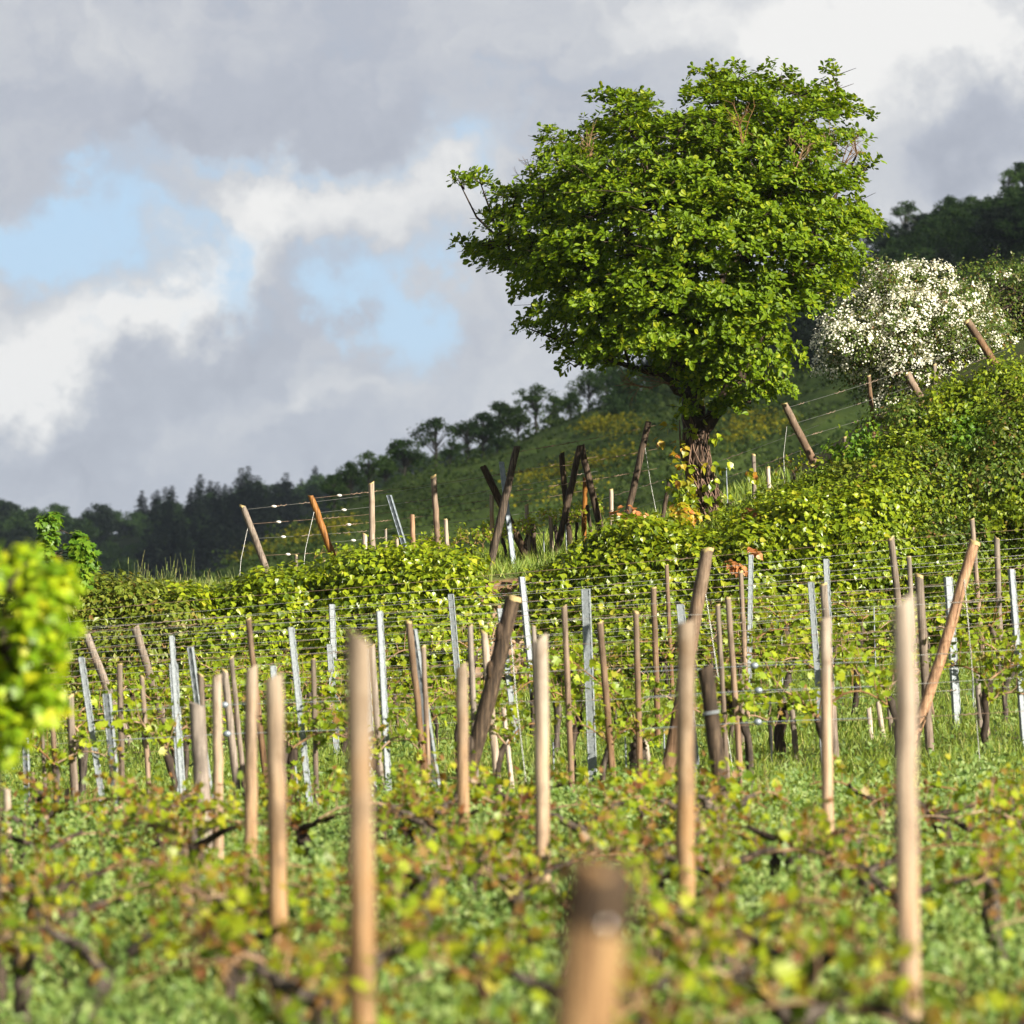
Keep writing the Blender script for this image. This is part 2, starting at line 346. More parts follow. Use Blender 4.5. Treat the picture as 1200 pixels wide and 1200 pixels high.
tp_ = t.node('ShaderNodeBsdfTransparent'); mx = t.node('ShaderNodeMixShader'); mx.inputs[0].default_value = .78
t.l.new(p.outputs[0], mx.inputs[1]); t.l.new(tp_.outputs[0], mx.inputs[2]); t.l.new(mx.outputs[0], o.inputs[0]); M['cloud'] = m

# ------------------------------------------------------------------ setting
def grid_mesh(mb, X, Y, Z, m=0):
    ny, nx = X.shape
    V = np.stack([X, Y, Z], -1).reshape(-1, 3); i = np.arange(ny - 1)[:, None] * nx; j = np.arange(nx - 1)[None, :]
    F = np.stack([i + j, i + j + 1, i + nx + j + 1, i + nx + j], -1).reshape(-1, 4)
    mb.add(V, [F], m, True)
gx = np.concatenate([[-3000, -1200, -500, -200, -90, -50, -30, -22], np.arange(-16, 16.01, .2), [22, 30, 50, 90, 200, 500, 1200, 3000]])
gy = np.concatenate([[-400, -100, -30, -10], np.arange(-2, 57, .5), np.arange(57, 72, .15), np.arange(72, 116, 1.0), [130, 200, 400, 900, 1800, 4000]])
XX, YY = np.meshgrid(gx, gy)
mb = MB(); grid_mesh(mb, XX, YY, G(XX, YY))
tag(mb.build('ground', [M['ground']]), 'grassy vineyard ground rising to a terrace bank', kind='structure')

# middle hillside: a fan-shaped heightfield, terraced
RP = np.array([(-300, 830), (0, 790), (150, 735), (250, 672), (330, 630), (400, 592), (480, 556), (560, 538), (650, 497), (700, 476), (800, 440), (900, 395), (1000, 335), (1100, 275), (1200, 240), (1500, 150), (1800, 90)], float)
def ridgeY(px): return np.interp(px, [-300, 250, 700, 1100, 1800], [300, 340, 430, 560, 640])
def hill_pt(px, tt):
    px = np.asarray(px, float); tt = np.asarray(tt, float)
    ry = np.interp(px, RP[:, 0], RP[:, 1]); Yr = ridgeY(px); zr = CZ + (790 - ry) * K * Yr
    Y0 = 125.; z0 = -4.5
    Y = Y0 + (Yr - Y0) * tt; prof = tt + .05 * np.sin(tt * 3.1416) + .03 * np.sin(px * .013 + tt * 7)*tt*(1-tt)
    z = z0 + (zr - z0) * prof
    ph = tt * 13 + .35 * np.sin(px * .008) + .15 * np.sin(px * .027)
    fr = ph - np.floor(ph)
    step = np.where(fr < .7, -fr, -.7 + (fr - .7) / .3 * .7)
    z = z + 2.3 * step * sm(0, .12, tt) * sm(1.0, .88, tt) 
    return np.stack([(px - 600) * K * Y, Y, z], -1)
tpx = np.arange(-300, 1801, 12.); tt = np.concatenate([np.linspace(0, 1, 170), ])
PP, TT = np.meshgrid(tpx, tt)
H = hill_pt(PP, TT)
back = H[-1] + np.array([0, 60, -14]); back2 = H[-1] + np.array([0, 300, -70])
H = np.concatenate([H, back[None], back2[None]])
mb = MB(); grid_mesh(mb, H[..., 0], H[..., 1], H[..., 2])
tag(mb.build('hillside', [M['hill']]), 'terraced green hillside behind the tree', kind='structure')
def hill_at(px, py):
    ts = np.linspace(0, 1, 200); P = hill_pt(np.full(200, float(px)), ts); q = 790 - (P[:, 2] - CZ) / (K * P[:, 1])
    k = np.where(q <= py)[0]; return P[k[0]] if len(k) else P[-1]
# far wooded hill
FP = np.array([(-500, 600), (0, 616), (100, 628), (150, 624), (270, 606), (330, 594), (400, 578), (500, 552), (700, 530), (1200, 500)], float)
FY = 1300.
def far_pt(px, tt):
    px = np.asarray(px, float); tt = np.asarray(tt, float)
    zr = CZ + (790 - np.interp(px, FP[:, 0], FP[:, 1])) * K * FY
    Y = 720 + (FY - 720) * tt; z = -12 + (zr + 12) * (tt + .08 * np.sin(px * .02 + 3 * tt) * tt * (1 - tt) * 2)
    return np.stack([(px - 600) * K * Y, Y, z], -1)
PP, TT = np.meshgrid(np.arange(-500, 1201, 20.), np.linspace(0, 1, 30)); H = far_pt(PP, TT)
H = np.concatenate([H, (H[-1] + np.array([0, 400, -40]))[None]])
mb = MB(); grid_mesh(mb, H[..., 0], H[..., 1], H[..., 2])
tag(mb.build('far_hill', [M['forestfloor']]), 'far wooded hill', kind='structure')

# a cloud high to the right, outside the view, whose shade lies on the hills
mb = MB(); r = np.random.default_rng(3)
ALT = 520.; SH = np.array([SUN.x, SUN.y]) / SUN.z * ALT
def uvs(nu=12, nv=7):
    V = [(math.cos(a) * math.sin(b), math.sin(a) * math.sin(b), math.cos(b)) for b in np.linspace(.05, math.pi - .05, nv) for a in np.arange(nu) * 2 * math.pi / nu]
    i = np.arange(nv - 1)[:, None] * nu; j = np.arange(nu)[None]; return np.array(V), np.stack([i + j, i + (j + 1) % nu, i + nu + (j + 1) % nu, i + nu + j], -1).reshape(-1, 4)
sv, sf = uvs()
for X in np.arange(-420, 330, 55.):
    for Y in np.arange(190, 1500, 60.):
        rad = r.uniform(52, 66); c = np.array([X + r.uniform(-10, 10) + SH[0], Y + r.uniform(-10, 10) + SH[1], ALT + r.uniform(-5, 5)])
        mb.add(sv * np.array([rad, rad, r.uniform(9, 22)]) + c, [sf], 0, True)
tag(mb.build('cloud', [M['cloud']]), 'grey cloud overhead', kind='stuff')

# ------------------------------------------------------------------ background trees
def bg_tree(kind, seed, H=1.0):
    """unit-height prototypes: (trunk mesh, crown mesh)"""
    r = np.random.default_rng(seed); tr = MB(); cr = MB()
    if kind == 'conifer':
        tube(tr, [(0, 0, 0), (.004, 0, .5), (0, .004, .99)], [.022, .013, .003], 6)
        P, N, Tp, S = [], [], [], []
        for k in range(26):
            z = .12 + .86 * (k / 25.) ** .92; L = .205 * (1 - z) ** .8 + .018
            nb = r.integers(5, 8); a0 = r.uniform(0, 6.28)
            for bq in range(nb):
                if r.random() < .13: continue
                a = a0 + bq * 6.283 / nb + r.uniform(-.25, .25); l = L * r.uniform(.6, 1.25); d = np.array([math.cos(a), math.sin(a), 0])
                tube(tr, [(0, 0, z), d * l * .9 + np.array([0, 0, z - .25 * l])], [.004, .0015], 3, cap=False)
                for q in range(7):
                    f = (q + 1) / 7.; pt = d * l * f + np.array([0, 0, z - .3 * l * f + .12 * l * f * f])
                    for sgn in (-1, 1):
                        P.append(pt); side = np.cross(d, [0, 0, 1]) * sgn
                        Tp.append(d * .6 + side * r.uniform(.5, 1) + np.array([0, 0, -.45])); N.append(np.array([0, 0, 1]) + r.normal(0, .45, 3)); S.append(l * r.uniform(.20, .34) + .010)
        inst(cr, SPRAY, P, N, Tp, S)
    else:
        airy = kind == 'airy'
        th = {'airy': .42, 'dense': .12, 'round': .14}[kind]
        top = .8
        tube(tr, [(0, 0, -.05), (.01, .005, .2), (-.01, 0, .45), (.01, 0, top)], [.028, .022, .016, .005], 6, rough=.1)
        nc = 20 if airy else 34
        wd = {'airy': .30, 'dense': .30, 'round': .40}[kind]
        for c in range(nc):
            d = rnd(1, r)[0]; d[2] = abs(d[2]) if r.random() < .65 else d[2]
            cen = np.array([d[0] * wd, d[1] * wd, (1 + th) / 2 + d[2] * (1 - th) / 2 * .80]) * np.array([1, 1, 1]) * 1.0
            cen[:2] *= r.uniform(.35, 1); base = np.array([0, 0, max(th * .8, cen[2] * .62)])
            tube(tr, [base, (base + cen) / 2 + np.array([0, 0, .03]), cen], [.011, .007, .002], 4, cap=False)
            rad = r.uniform(.07, .13) * (1.0 if not airy else .85); n = 46 if airy else 70
            q = rnd(n, r); P = cen + q * rad * r.uniform(.45, 1.08, (n, 1)) * np.array([1.15, 1.15, .85])
            inst(cr, SPRAY, P, q + r.normal(0, .5, (n, 3)) + [0, 0, .4], r.normal(0, 1, (n, 3)), r.uniform(.022, .046, n))
    return tr, cr
protos = {}
for kind, n in (('conifer', 3), ('dense', 4), ('airy', 3), ('round', 3)):
    for s in range(n):
        tr, cr = bg_tree(kind, 100 + s * 7 + len(kind))
        protos[(kind, s)] = (tr.mesh('trunk', [M['farbark']]), cr.mesh('crown', [M['needle'] if kind == 'conifer' else (M['farleaf'] if s % 2 == 0 else M['farleaf_light'])]), cr)
tree_names = {'conifer': 'conifer', 'dense': 'bushy_tree', 'airy': 'slender_tree', 'round': 'round_tree'}
def place_tree(kind, s, loc, h, rz, label, group, wide=1.0, light=None):
    tm, cm, _ = protos[(kind, s)]
    e = empty(tree_names[kind], loc, label, 'tree', group); e.rotation_euler = (0, 0, rz); e.scale = (h * wide, h * wide, h)
    new_obj('trunk', tm, e); c = new_obj('crown', cm, e)
    return e
# ridge trees on the middle hill: px, crown top py, kind, variant, widen, label
ridge = [
 (392, 562, 'dense', 0, 1.1, 'small dark bushy tree at the low left end of the hillside ridge'),
 (410, 548, 'dense', 2, 1.0, 'mid green bushy tree, second from the left end of the hillside ridge'),
 (432, 537, 'airy', 1, 1.2, 'thin pale crowned tree left of the dense dark ridge tree'),
 (452, 540, 'dense', 1, 1.1, 'low light green tree leaning against the dense dark ridge tree'),
 (474, 520, 'dense', 0, 1.35, 'dense dark round ridge tree left of the bare stemmed airy tree'),
 (511, 498, 'airy', 0, 1.25, 'airy tree with a bare forked stem showing sky through its crown on the ridge'),
 (528, 522, 'round', 0, .7, 'small dark shrubby tree at the right foot of the airy ridge tree'),
 (548, 500, 'airy', 2, 1.3, 'pale loose tree in the ridge dip right of the airy tree'),
 (566, 490, 'dense', 2, 1.2, 'dark bushy ridge tree right of the pale loose one'),
 (584, 478, 'dense', 3, 1.2, 'tall leafy ridge tree left of the twin poplar-like crowns'),
 (607, 482, 'dense', 1, 1.1, 'light green ridge tree above the tall leaning post'),
 (628, 458, 'airy', 1, 1.35, 'thin topped ridge tree poking above its neighbours'),
 (648, 470, 'dense', 3, 1.2, 'dense green ridge tree above the crossed dark posts'),
 (668, 464, 'dense', 0, 1.15, 'dark ridge tree between two lighter ones above the crossed posts'),
 (690, 440, 'round', 1, 1.0, 'light green round ridge tree just below the lowest left leaves of the big tree'),
 (712, 428, 'dense', 1, 1.25, 'tallest light green ridge tree left of the big trunk'),
 (738, 436, 'airy', 2, 1.4, 'loose tree with visible stems under the big tree crown'),
 (760, 430, 'dense', 2, 1.2, 'dark tree on the ridge just left of the big trunk'),
 (785, 420, 'dense', 0, 1.2, 'dark tree on the ridge directly behind the big trunk'),
 (880, 368, 'dense', 3, 1.2, 'ridge tree seen through the lower right of the big crown'),
 (915, 350, 'dense', 0, 1.2, 'dark ridge tree behind the right edge of the big crown'),
 (950, 330, 'airy', 0, 1.3, 'airy ridge tree between the big crown and the blossoming hawthorn'),
 (985, 290, 'airy', 1, .9, 'thin crowned tree at the low left end of the dark wood'),
 (1012, 264, 'airy', 2, .95, 'bare topped spindly tree at the left of the dark wood skyline'),
 (1036, 266, 'dense', 0, 1.0, 'rounded dark tree above the top of the white blossom'),
 (1062, 242, 'airy', 0, 1.05, 'feathery dark tree with sky through it above the blossom'),
 (1086, 254, 'dense', 2, 1.2, 'broad dark tree in the middle of the right skyline wood'),
 (1112, 240, 'dense', 0, 1.0, 'dark skyline tree left of the dome shaped one'),
 (1140, 232, 'round', 0, 1.0, 'dome shaped dark tree on the right skyline'),
 (1166, 238, 'dense', 2, 1.0, 'dark tree just left of the spiky topmost crown'),
 (1184, 203, 'airy', 1, .95, 'spiky open crowned tree, second highest at the right edge'),
 (1204, 192, 'dense', 0, 1.3, 'tall dark tree cut by the right picture edge'),
 (1232, 190, 'dense', 2, 1.3, 'dark tree past the right edge of the skyline wood'),
]
for i, (px, top, kind, s, wd, lab) in enumerate(ridge):
    p = hill_pt(px, .985); h = ((790 - top) * K * p[1] + CZ - p[2]) * 1.06 + 1.0
    place_tree(kind, s, (p[0], p[1], p[2] - .6), h, random.uniform(0, 6.28), lab, 'trees along the hillside ridge', wd)
# wood on the right shoulder below the skyline, hill scrub
def crowns(mb, pts, hs, mi, kinds=('dense', 'round'), r=rng):
    for p, h in zip(pts, hs):
        kd = kinds[r.integers(len(kinds))]; s = r.integers(3); cr = protos[(kd, s)][2]
        a = r.uniform(0, 6.28); c_, s_ = math.cos(a), math.sin(a); wd = r.uniform(1.0, 1.35)
        V = np.concatenate(cr.V) * h
        R = np.stack([(V[:, 0] * c_ - V[:, 1] * s_) * wd, (V[:, 0] * s_ + V[:, 1] * c_) * wd, V[:, 2]], -1) + p
        mb.add(R, [np.concatenate([f for f in cr.F])], mi[r.integers(len(mi))])
mb = MB(); pts = []; hs = []
r = np.random.default_rng(21)
for k in range(190):
    px = r.uniform(940, 1350); t_ = r.uniform(.60, .88)
    q = hill_pt(px, t_)
    pts.append(q - [0, 0, .8]); hs.append(r.uniform(3, 6))
for k in range(50):
    px = r.uniform(700, 1000); q = hill_pt(px, r.uniform(.8, .97)); pts.append(q - [0, 0, .6]); hs.append(r.uniform(2, 5))
crowns(mb, pts, hs, [0, 0, 1], r=r)
tag(mb.build('woods', [M['farleaf'], M['needle']]), 'dark wood covering the right shoulder of the hillside', 'wood', kind='stuff')
mb = MB()
n = 3000; px = r.uniform(200, 1400, n); k = r.integers(0, 13, n); tt_ = (k + r.normal(.86, .10, n)) / 13.; tt_ = np.where(r.random(n) < .22, r.uniform(.05, .97, n), np.clip(tt_, .02, .98))
P = hill_pt(px, tt_); big = r.uniform(.25, 1.0, n) ** 2
for q in range(26):
    inst(mb, SPRAY, P + r.normal(0, .5, (n, 3)) * [1.6, 1, .6] * (.4 + big[:, None]) + np.array([0, 0, .5]) * big[:, None] + [0, 0, .1], rnd(n, r) + [0, -.3, .9], r.normal(0, 1, (n, 3)), r.uniform(.16, .42, n) * (.6 + .4 * P[:, 1] / 400))
tag(mb.build('scrub_vegetation', [M['scrub']]), 'low dark scrub along the hill terraces', 'scrub', kind='stuff')
mb = MB()
zones = [(708, 503, 24, 7, 70), (735, 510, 26, 7, 22), (705, 548, 50, 8, 70), (640, 565, 40, 6, 34), (660, 590, 60, 8, 22), (888, 508, 36, 13, 100), (860, 520, 20, 10, 20), (350, 640, 45, 8, 50), (395, 622, 26, 8, 16), (655, 618, 60, 8, 12), (300, 655, 30, 5, 24)]
for (cx, cy, rx, ry, n) in zones:
    for q in range(n):
        dx = r.normal(0, .5); px = cx + dx * rx; py = cy + r.normal(0, .45) * ry - dx * rx * .22
        P = hill_at(px, py); m_ = 14
        inst(mb, SPRAY, P + r.normal(0, .35, (m_, 3)) * [1.6, 1, .55] + [0, 0, .4], rnd(m_, r) + [0, -.5, .7], r.normal(0, 1, (m_, 3)), r.uniform(.12, .26, m_) * P[1] / 330)
tag(mb.build('broom_vegetation', [M['broom']]), 'yellow flowering broom on the hillside', 'broom', kind='stuff')
# far hill: conifers on the skyline one by one, the rest a wood
cons = [(12, 588, 'short dark conifer near the left edge of the far skyline'), (32, 594, 'conifer beside the leftmost one on the far skyline'), (-18, 592, 'conifer past the left picture edge on the far skyline'), (48, 606, 'small pointed conifer left of the leafy shoots'),
        (150, 606, 'small conifer at the left of the far conifer group'), (166, 574, 'narrow conifer, leftmost tall one of the far skyline group'), (184, 573, 'full conifer, second tall one of the far skyline group'), (201, 568, 'conifer, third tall one of the far skyline group'), (224, 571, 'broad open conifer in the middle of the far group'),
        (246, 562, 'tallest conifer of the far skyline group'), (263, 566, 'conifer with wide top at the right of the far group'), (276, 592, 'small conifer just right of the far group'), (353, 560, 'short conifer beside the lone one on the far ridge'), (369, 545, 'lone tall conifer above the second leaning end post'), (312, 590, 'low conifer between the group and the lone conifer'), (396, 556, 'low conifer where the far hill meets the hillside')]
for i, (px, top, lab) in enumerate(cons):
    p = far_pt(px, .97); h = (790 - top) * K * p[1] + CZ - p[2] + 2
    place_tree('conifer', i % 3, (p[0], p[1], p[2] - 2), h, random.uniform(0, 6), lab, 'conifers on the far skyline', 1.15)
mb = MB(); pts = []; hs = []
for k in range(430):
    px = r.uniform(-420, 620); t_ = r.uniform(0.02, .97); q = far_pt(px, t_); pts.append(q - [0, 0, 1.5]); hs.append(r.uniform(8, 14) * (.75 + .25 * t_))
for px in np.arange(-420, 640, 11.):
    q = far_pt(px + r.uniform(-4, 4), .965); pts.append(q - [0, 0, 2.5]); hs.append(r.uniform(7, 11))
crowns(mb, pts, hs, [0, 0, 1], ('round', 'dense', 'round'), r)
for k in range(60):
    px = r.uniform(180, 350); q = far_pt(px, r.uniform(.45, .9)); crowns(mb, [q - [0, 0, 1]], [r.uniform(13, 18)], [1], ('conifer',), r)
tag(mb.build('far_forest', [M['farleaf'], M['needle']]), 'wood covering the far hill', 'wood', kind='stuff')
for i, (px, top, Y, wd, lab) in enumerate([(142, 655, 600, 1.0, 'round green tree at the foot of the far hill right of the leafy shoots'), (196, 668, 560, .9, 'low round tree second at the foot of the far hill'),
                                         (345, 618, 420, 1.0, 'dark bushy tree at the low end of the hillside between the leaning end posts'), (377, 598, 400, 1.1, 'dark spreading tree behind the second leaning end post'), (250, 670, 520, 1.0, 'low tree right of the dry grass stalks')]):
    b_ = at(px, 725, Y); tp = at(px, top, Y)
    place_tree('round', i % 3, b_, tp.z - b_.z, i * 1.3, lab, 'trees at the foot of the far hill', wd * .8)

# ------------------------------------------------------------------ grass and weeds
def frust_pts(n, y0, y1, pad=.02, extra=.8, r=rng, pw=2.0):
    Y = np.sqrt(r.uniform(y0 ** 2, y1 ** 2, n)); X = r.uniform(-1, 1, n) * (Y * (.105 + pad) + extra); return X, Y
BL = ([(-.03, 0, 0), (.03, 0, 0), (.024, .5, .06), (-.024, .5, .06), (0, 1, .22)], [(0, 1, 2, 3), (3, 2, 4)])
def grass(mb, X, Y, h, m=0, r=rng, lean=.45):
    n = len(X); Z = G(X, Y)
    N = r.normal(0, 1, (n, 3)); N[:, 2] *= .2
    inst(mb, BL, np.stack([X, Y, Z - .02], -1), N, np.stack([r.normal(0, lean, n), r.normal(0, lean, n), np.ones(n)], -1), h, m)
r = np.random.default_rng(5)
mb = MB()
X, Y = frust_pts(170000, 34, 60.4, r=r); cl = .5 + .5 * vnoise(X, Y, 2.2, 9); keep = r.random(len(X)) < .35 + .65 * cl
X, Y, cl = X[keep], Y[keep], cl[keep]
grass(mb, X, Y, r.uniform(.09, .20, len(X)) * (.7 + .7 * cl), 0, r)
X, Y = frust_pts(52000, 60, 77, r=r); kp = (r.random(len(X)) < .9) & (X < 3.6 + .5 * r.random(len(X))); X, Y = X[kp], Y[kp]
grass(mb, X, Y, r.uniform(.10, .30, len(X)), 0, r)
X, Y = frust_pts(45000, 6, 34, r=r); grass(mb, X, Y, r.uniform(.06, .17, len(X)), 0, r)
tag(mb.build('grass', [M['grass']]), 'green grass between the vines', 'grass', kind='stuff')
mb = MB()
n = 210000; X, Y = frust_pts(n, 6, 40, r=r); cl = .5 + .5 * vnoise(X, Y, 3.1, 31); cl2 = .5 + .5 * vnoise(X, Y, 7, 33)
cl = sm(.25, .8, cl); cl2 = sm(.2, .8, cl2); kp = r.random(n) < .30 + .70 * cl * (.4 + .6 * cl2); X, Y, cl, cl2 = X[kp], Y[kp], cl[kp], cl2[kp]; n = len(X); hh = (.04 + .36 * cl * cl2 + .08 * r.random(n)); Z = G(X, Y) + hh * r.random(n) ** .55
inst(mb, SMALL, np.stack([X, Y, Z], -1), r.normal(0, .6, (n, 3)) + [.25, -.5, .55], r.normal(0, .8, (n, 3)) + [0, 0, .6], r.uniform(.03, .062, n))
n = 36000; X, Y = frust_pts(n, 38, 60, r=r); cl = .5 + .5 * vnoise(X, Y, 3.1, 41)
kp = r.random(n) < cl ** 1.5; X, Y = X[kp], Y[kp]; n = len(X); Z = G(X, Y) + .22 * r.random(n)
inst(mb, SMALL, np.stack([X, Y, Z], -1), r.normal(0, .55, (n, 3)) + [0, -.2, .8], r.normal(0, 1, (n, 3)) + [0, 0, .3], r.uniform(.04, .08, n))
tag(mb.build('weeds', [M['weed']]), 'leafy green weeds between the vine rows', 'weeds', kind='stuff')

# ------------------------------------------------------------------ hedges and ivy
def clump_leaves(mb, cens, outs, rads, n, tmpl, size, r, droop=.9, m=0, up=.22, flat=.9, wild=.45):
    for c, o_, ra in zip(cens, outs, rads):
        k = int(n * (ra / .26) ** 2 * r.uniform(.8, 1.2)) + 4
        d = rnd(k * 2, r); d = d[(d @ o_) > -.25][:k]; k = len(d)
        P = c + d * ra * (r.uniform(.45, 1.08, (k, 1))) * np.array([1.15, 1, flat])
        N = d * .8 + o_ * .5 + np.array([0, 0, up]) + r.normal(0, wild, (k, 3))
        Tp = np.array([0, 0, -droop]) + r.normal(0, .6, (k, 3)) + d * .3
        inst(mb, tmpl, P, N, Tp, r.uniform(size * .7, size * 1.25, k), m)
def hedge_surface(cols, Yf, n, r, thick=.7, over=.5, gap=.17, lump=.12, hollow=None):
    """points over a bank from its foot to its top and over the crest; cols: (px, top py, foot py)"""
    cols = np.array(cols, float); cens, outs = [], []
    tries = 0
    while len(cens) < n and tries < 40000:
        tries += 1
        px = r.uniform(cols[0, 0], cols[-1, 0]); s = r.uniform(0, 1 + over)
        tp = np.interp(px, cols[:, 0], cols[:, 1]); ft = np.interp(px, cols[:, 0], cols[:, 2])
        Y = Yf(px)
        if s <= 1:
            py = ft + (tp - ft) * s; y = Y + thick * (s ** 1.6) * .8
            c = np.array(at(px, py, y)); o_ = np.array([0, -1 + .4 * s, .2 + .8 * s])
        else:
            q = (s - 1) / over; y = Y + thick * (.8 + q); c = np.array(at(px, tp, Y + thick * .8)); c[1] = y; c[0] = (px - 600) * K * y; c[2] -= .25 * q * q * thick; o_ = np.array([0, .1, 1])
        c += np.array([r.normal(0, .05), r.normal(0, lump), 0])
        if any(abs(c[0] - e[0]) < gap and np.linalg.norm(c - e) < gap for e in cens): continue
        if hollow is not None and s <= 1 and ((px - hollow[0]) / hollow[2]) ** 2 + ((py - hollow[1]) / hollow[3]) ** 2 < 1: continue
        cens.append(c); outs.append(unit(o_ + r.normal(0, .25, 3)))
    return cens, outs
r = np.random.default_rng(11)
def build_hedge(name, label, cat, cols, Yf, n, nl, tmpl, size, mat, thick=.7, over=.5, rr=(.16, .32), gap=.2, lump=.16, hollow=None, **kw):
    ce, ou = hedge_surface(cols, Yf, n, r, thick, over, gap, lump, hollow)
    mb = MB(); clump_leaves(mb, ce, ou, r.uniform(*rr, len(ce)), nl, tmpl, size, r, **kw)
    base = np.mean(np.array(ce), axis=0); base[2] = g1(base[0], base[1])
    return tag(mb.build(name, [mat], base=base), label, cat)
build_hedge('ivy_hedge', 'long ivy-covered wall of glossy yellow-green leaves left of the bare earth gap', 'ivy', [(120, 722, 850), (200, 712, 850), (260, 707, 845), (330, 692, 835), (375, 680, 815), (410, 670, 800), (450, 664, 790), (500, 656, 785), (530, 664, 775), (552, 696, 765)],
            lambda px: 60.0 - .1 * math.sin(px * .03), 380, 150, IVY, .082, M['ivy'], rr=(.14, .40), gap=.23, lump=.24)
build_hedge('bramble_bush', 'ruddy green bramble bush at the left end of the ivy wall', 'bush', [(20, 715, 850), (70, 704, 850), (120, 692, 830), (170, 694, 760), (215, 705, 735)],
            lambda px: 59.8, 150, 130, SMALL, .085, M['ruddy'], rr=(.18, .34))
build_hedge('ivy_mound', 'rounded ivy mound at the foot of the big tree', 'ivy', [(636, 690, 725), (670, 668, 745), (700, 640, 760), (730, 624, 765), (770, 622, 765), (800, 640, 765), (850, 640, 765), (900, 640, 770)],
            lambda px: 59.9, 260, 150, IVY, .082, M['ivy'])
build_hedge('ivy_bank', 'broad ivy-clad bank below the shrub right of the tree', 'ivy', [(850, 640, 770), (900, 600, 775), (960, 590, 775), (1030, 590, 775), (1080, 640, 770), (1200, 660, 760), (1330, 650, 760)],
            lambda px: 59.9, 380, 140, IVY, .08, M['ivy'], thick=.9, over=.2)
build_hedge('shrub', 'large dense green shrub spilling down the right bank', 'bush', [(960, 588, 640), (1000, 556, 660), (1040, 526, 680), (1080, 502, 690), (1130, 482, 690), (1180, 466, 690), (1240, 445, 690), (1340, 410, 690)],
            lambda px: 60.5, 210, 170, SMALL, .07, M['bramble'], thick=3.0, over=.3, rr=(.26, .62), gap=.36, lump=.38, hollow=(1088, 560, 34, 24))
build_hedge('grassy_shrub', 'loose leafy shrub between tree and leaning post', 'bush', [(840, 612, 680), (880, 592, 670), (920, 576, 650), (960, 568, 640), (1000, 552, 620)],
            lambda px: 60.8, 90, 110, SMALL, .075, M['bramble'], thick=1.2, over=.3, rr=(.14, .28))
def mound(name, label, px, py, R_, mat, tmpl, size, nl, off=.38, cat='bush'):
    top = np.interp(px, [960, 1000, 1040, 1080, 1130, 1180, 1240], [575, 536, 505, 483, 462, 447, 430]); s_ = min(1, max(0, (690 - py) / (690 - top))); Y = 60.5 + 2.4 * s_ ** 1.6 - off
    c0 = np.array(at(px, py, Y)); k = int(26 * (R_ / .5) ** 2); d = rnd(k * 3, r); d = d[(d[:, 1] < .35) & (d[:, 2] > -.45)][:k]
    ce = [c0 + q * R_ * r.uniform(.7, 1.12) * np.array([1.15, .9, .85]) for q in d]; mb = MB(); clump_leaves(mb, ce, [unit(q + [0, -.1, .2]) for q in d], r.uniform(.10, .24, k), nl, tmpl, size, r)
    for q in range(16):
        dd = unit(np.array([r.normal(0, .7), -.3 + r.normal(0, .3), 1])); a_ = c0 + dd * R_ * .6; e_ = a_ + dd * r.uniform(.5, 1.1) * R_ + [0, 0, .05]; m_ = (a_ + e_) / 2 + [0, 0, .08]; f_ = r.random((14, 1))
        inst(mb, tmpl, a_ + (e_ - a_) * f_ + r.normal(0, .03, (14, 3)), rnd(14, r) + [0, -.4, .6], rnd(14, r), r.uniform(size * .6, size, 14))
    b_ = c0.copy(); b_[2] = g1(c0[0], c0[1]); tag(mb.build(name, [M[mat]], base=b_), label, cat, 'bushes of the right bank')
for a in [('bramble_bush', 'low bramble hump left end of the right bank near the long end post', 968, 592, .36, 'bramble', SMALL, .075, 130), ('hazel_bush', 'light green bush beside the short post peeping over the shrub', 1012, 552, .40, 'maple_deep', IVY, .07, 95), ('bramble_bush', 'dark fine-leaved hump below the short leaning end post', 1062, 512, .44, 'haw', SMALL, .06, 170),
          ('hazel_bush', 'yellow-green bush under the thin post against the blossom', 1112, 488, .42, 'bramble', IVY, .075, 95), ('bramble_bush', 'tall bush crest below the upper leaning end post', 1168, 470, .5, 'bramble', SMALL, .075, 140), ('hazel_bush', 'bright leafy bush overhanging the dark hollow', 1096, 520, .30, 'bramble', IVY, .065, 100),
          ('bramble_bush', 'dark green bush right of the dark hollow', 1180, 565, .48, 'haw', SMALL, .065, 170), ('hazel_bush', 'pale bush left of the dark hollow', 1015, 606, .38, 'bramble', SMALL, .08, 120), ('bramble_bush', 'lowest dark hump behind the head of the orange brace', 1120, 640, .42, 'haw', SMALL, .065, 160), ('hazel_bush', 'light bush at the right picture edge over the metal post', 1195, 625, .44, 'bramble', IVY, .07, 95), ('bramble_bush', 'dark bush on the crest at the right picture edge', 1215, 520, .55, 'haw', SMALL, .07, 150), ('shade_bush', 'dark small-leaved bush deep in the shadowed hollow', 1085, 566, .46, 'haw', SMALL, .06, 150, .30), ('hazel_bush', 'small bright bush at the lower left of the dark hollow', 1046, 590, .36, 'ivy', IVY, .07, 110), ('bramble_bush', 'ruddy-tipped small bush right of the long end post foot', 1003, 574, .28, 'ruddy', SMALL, .07, 130), ('hazel_bush', 'leafy tangle just above the dark hollow', 1066, 545, .34, 'bramble', SMALL, .075, 130), ('hazel_bush', 'yellow-green small bush between the two right end posts', 1140, 522, .30, 'maple_deep', IVY, .07, 100)]: mound(a[0], a[1], *a[2:])
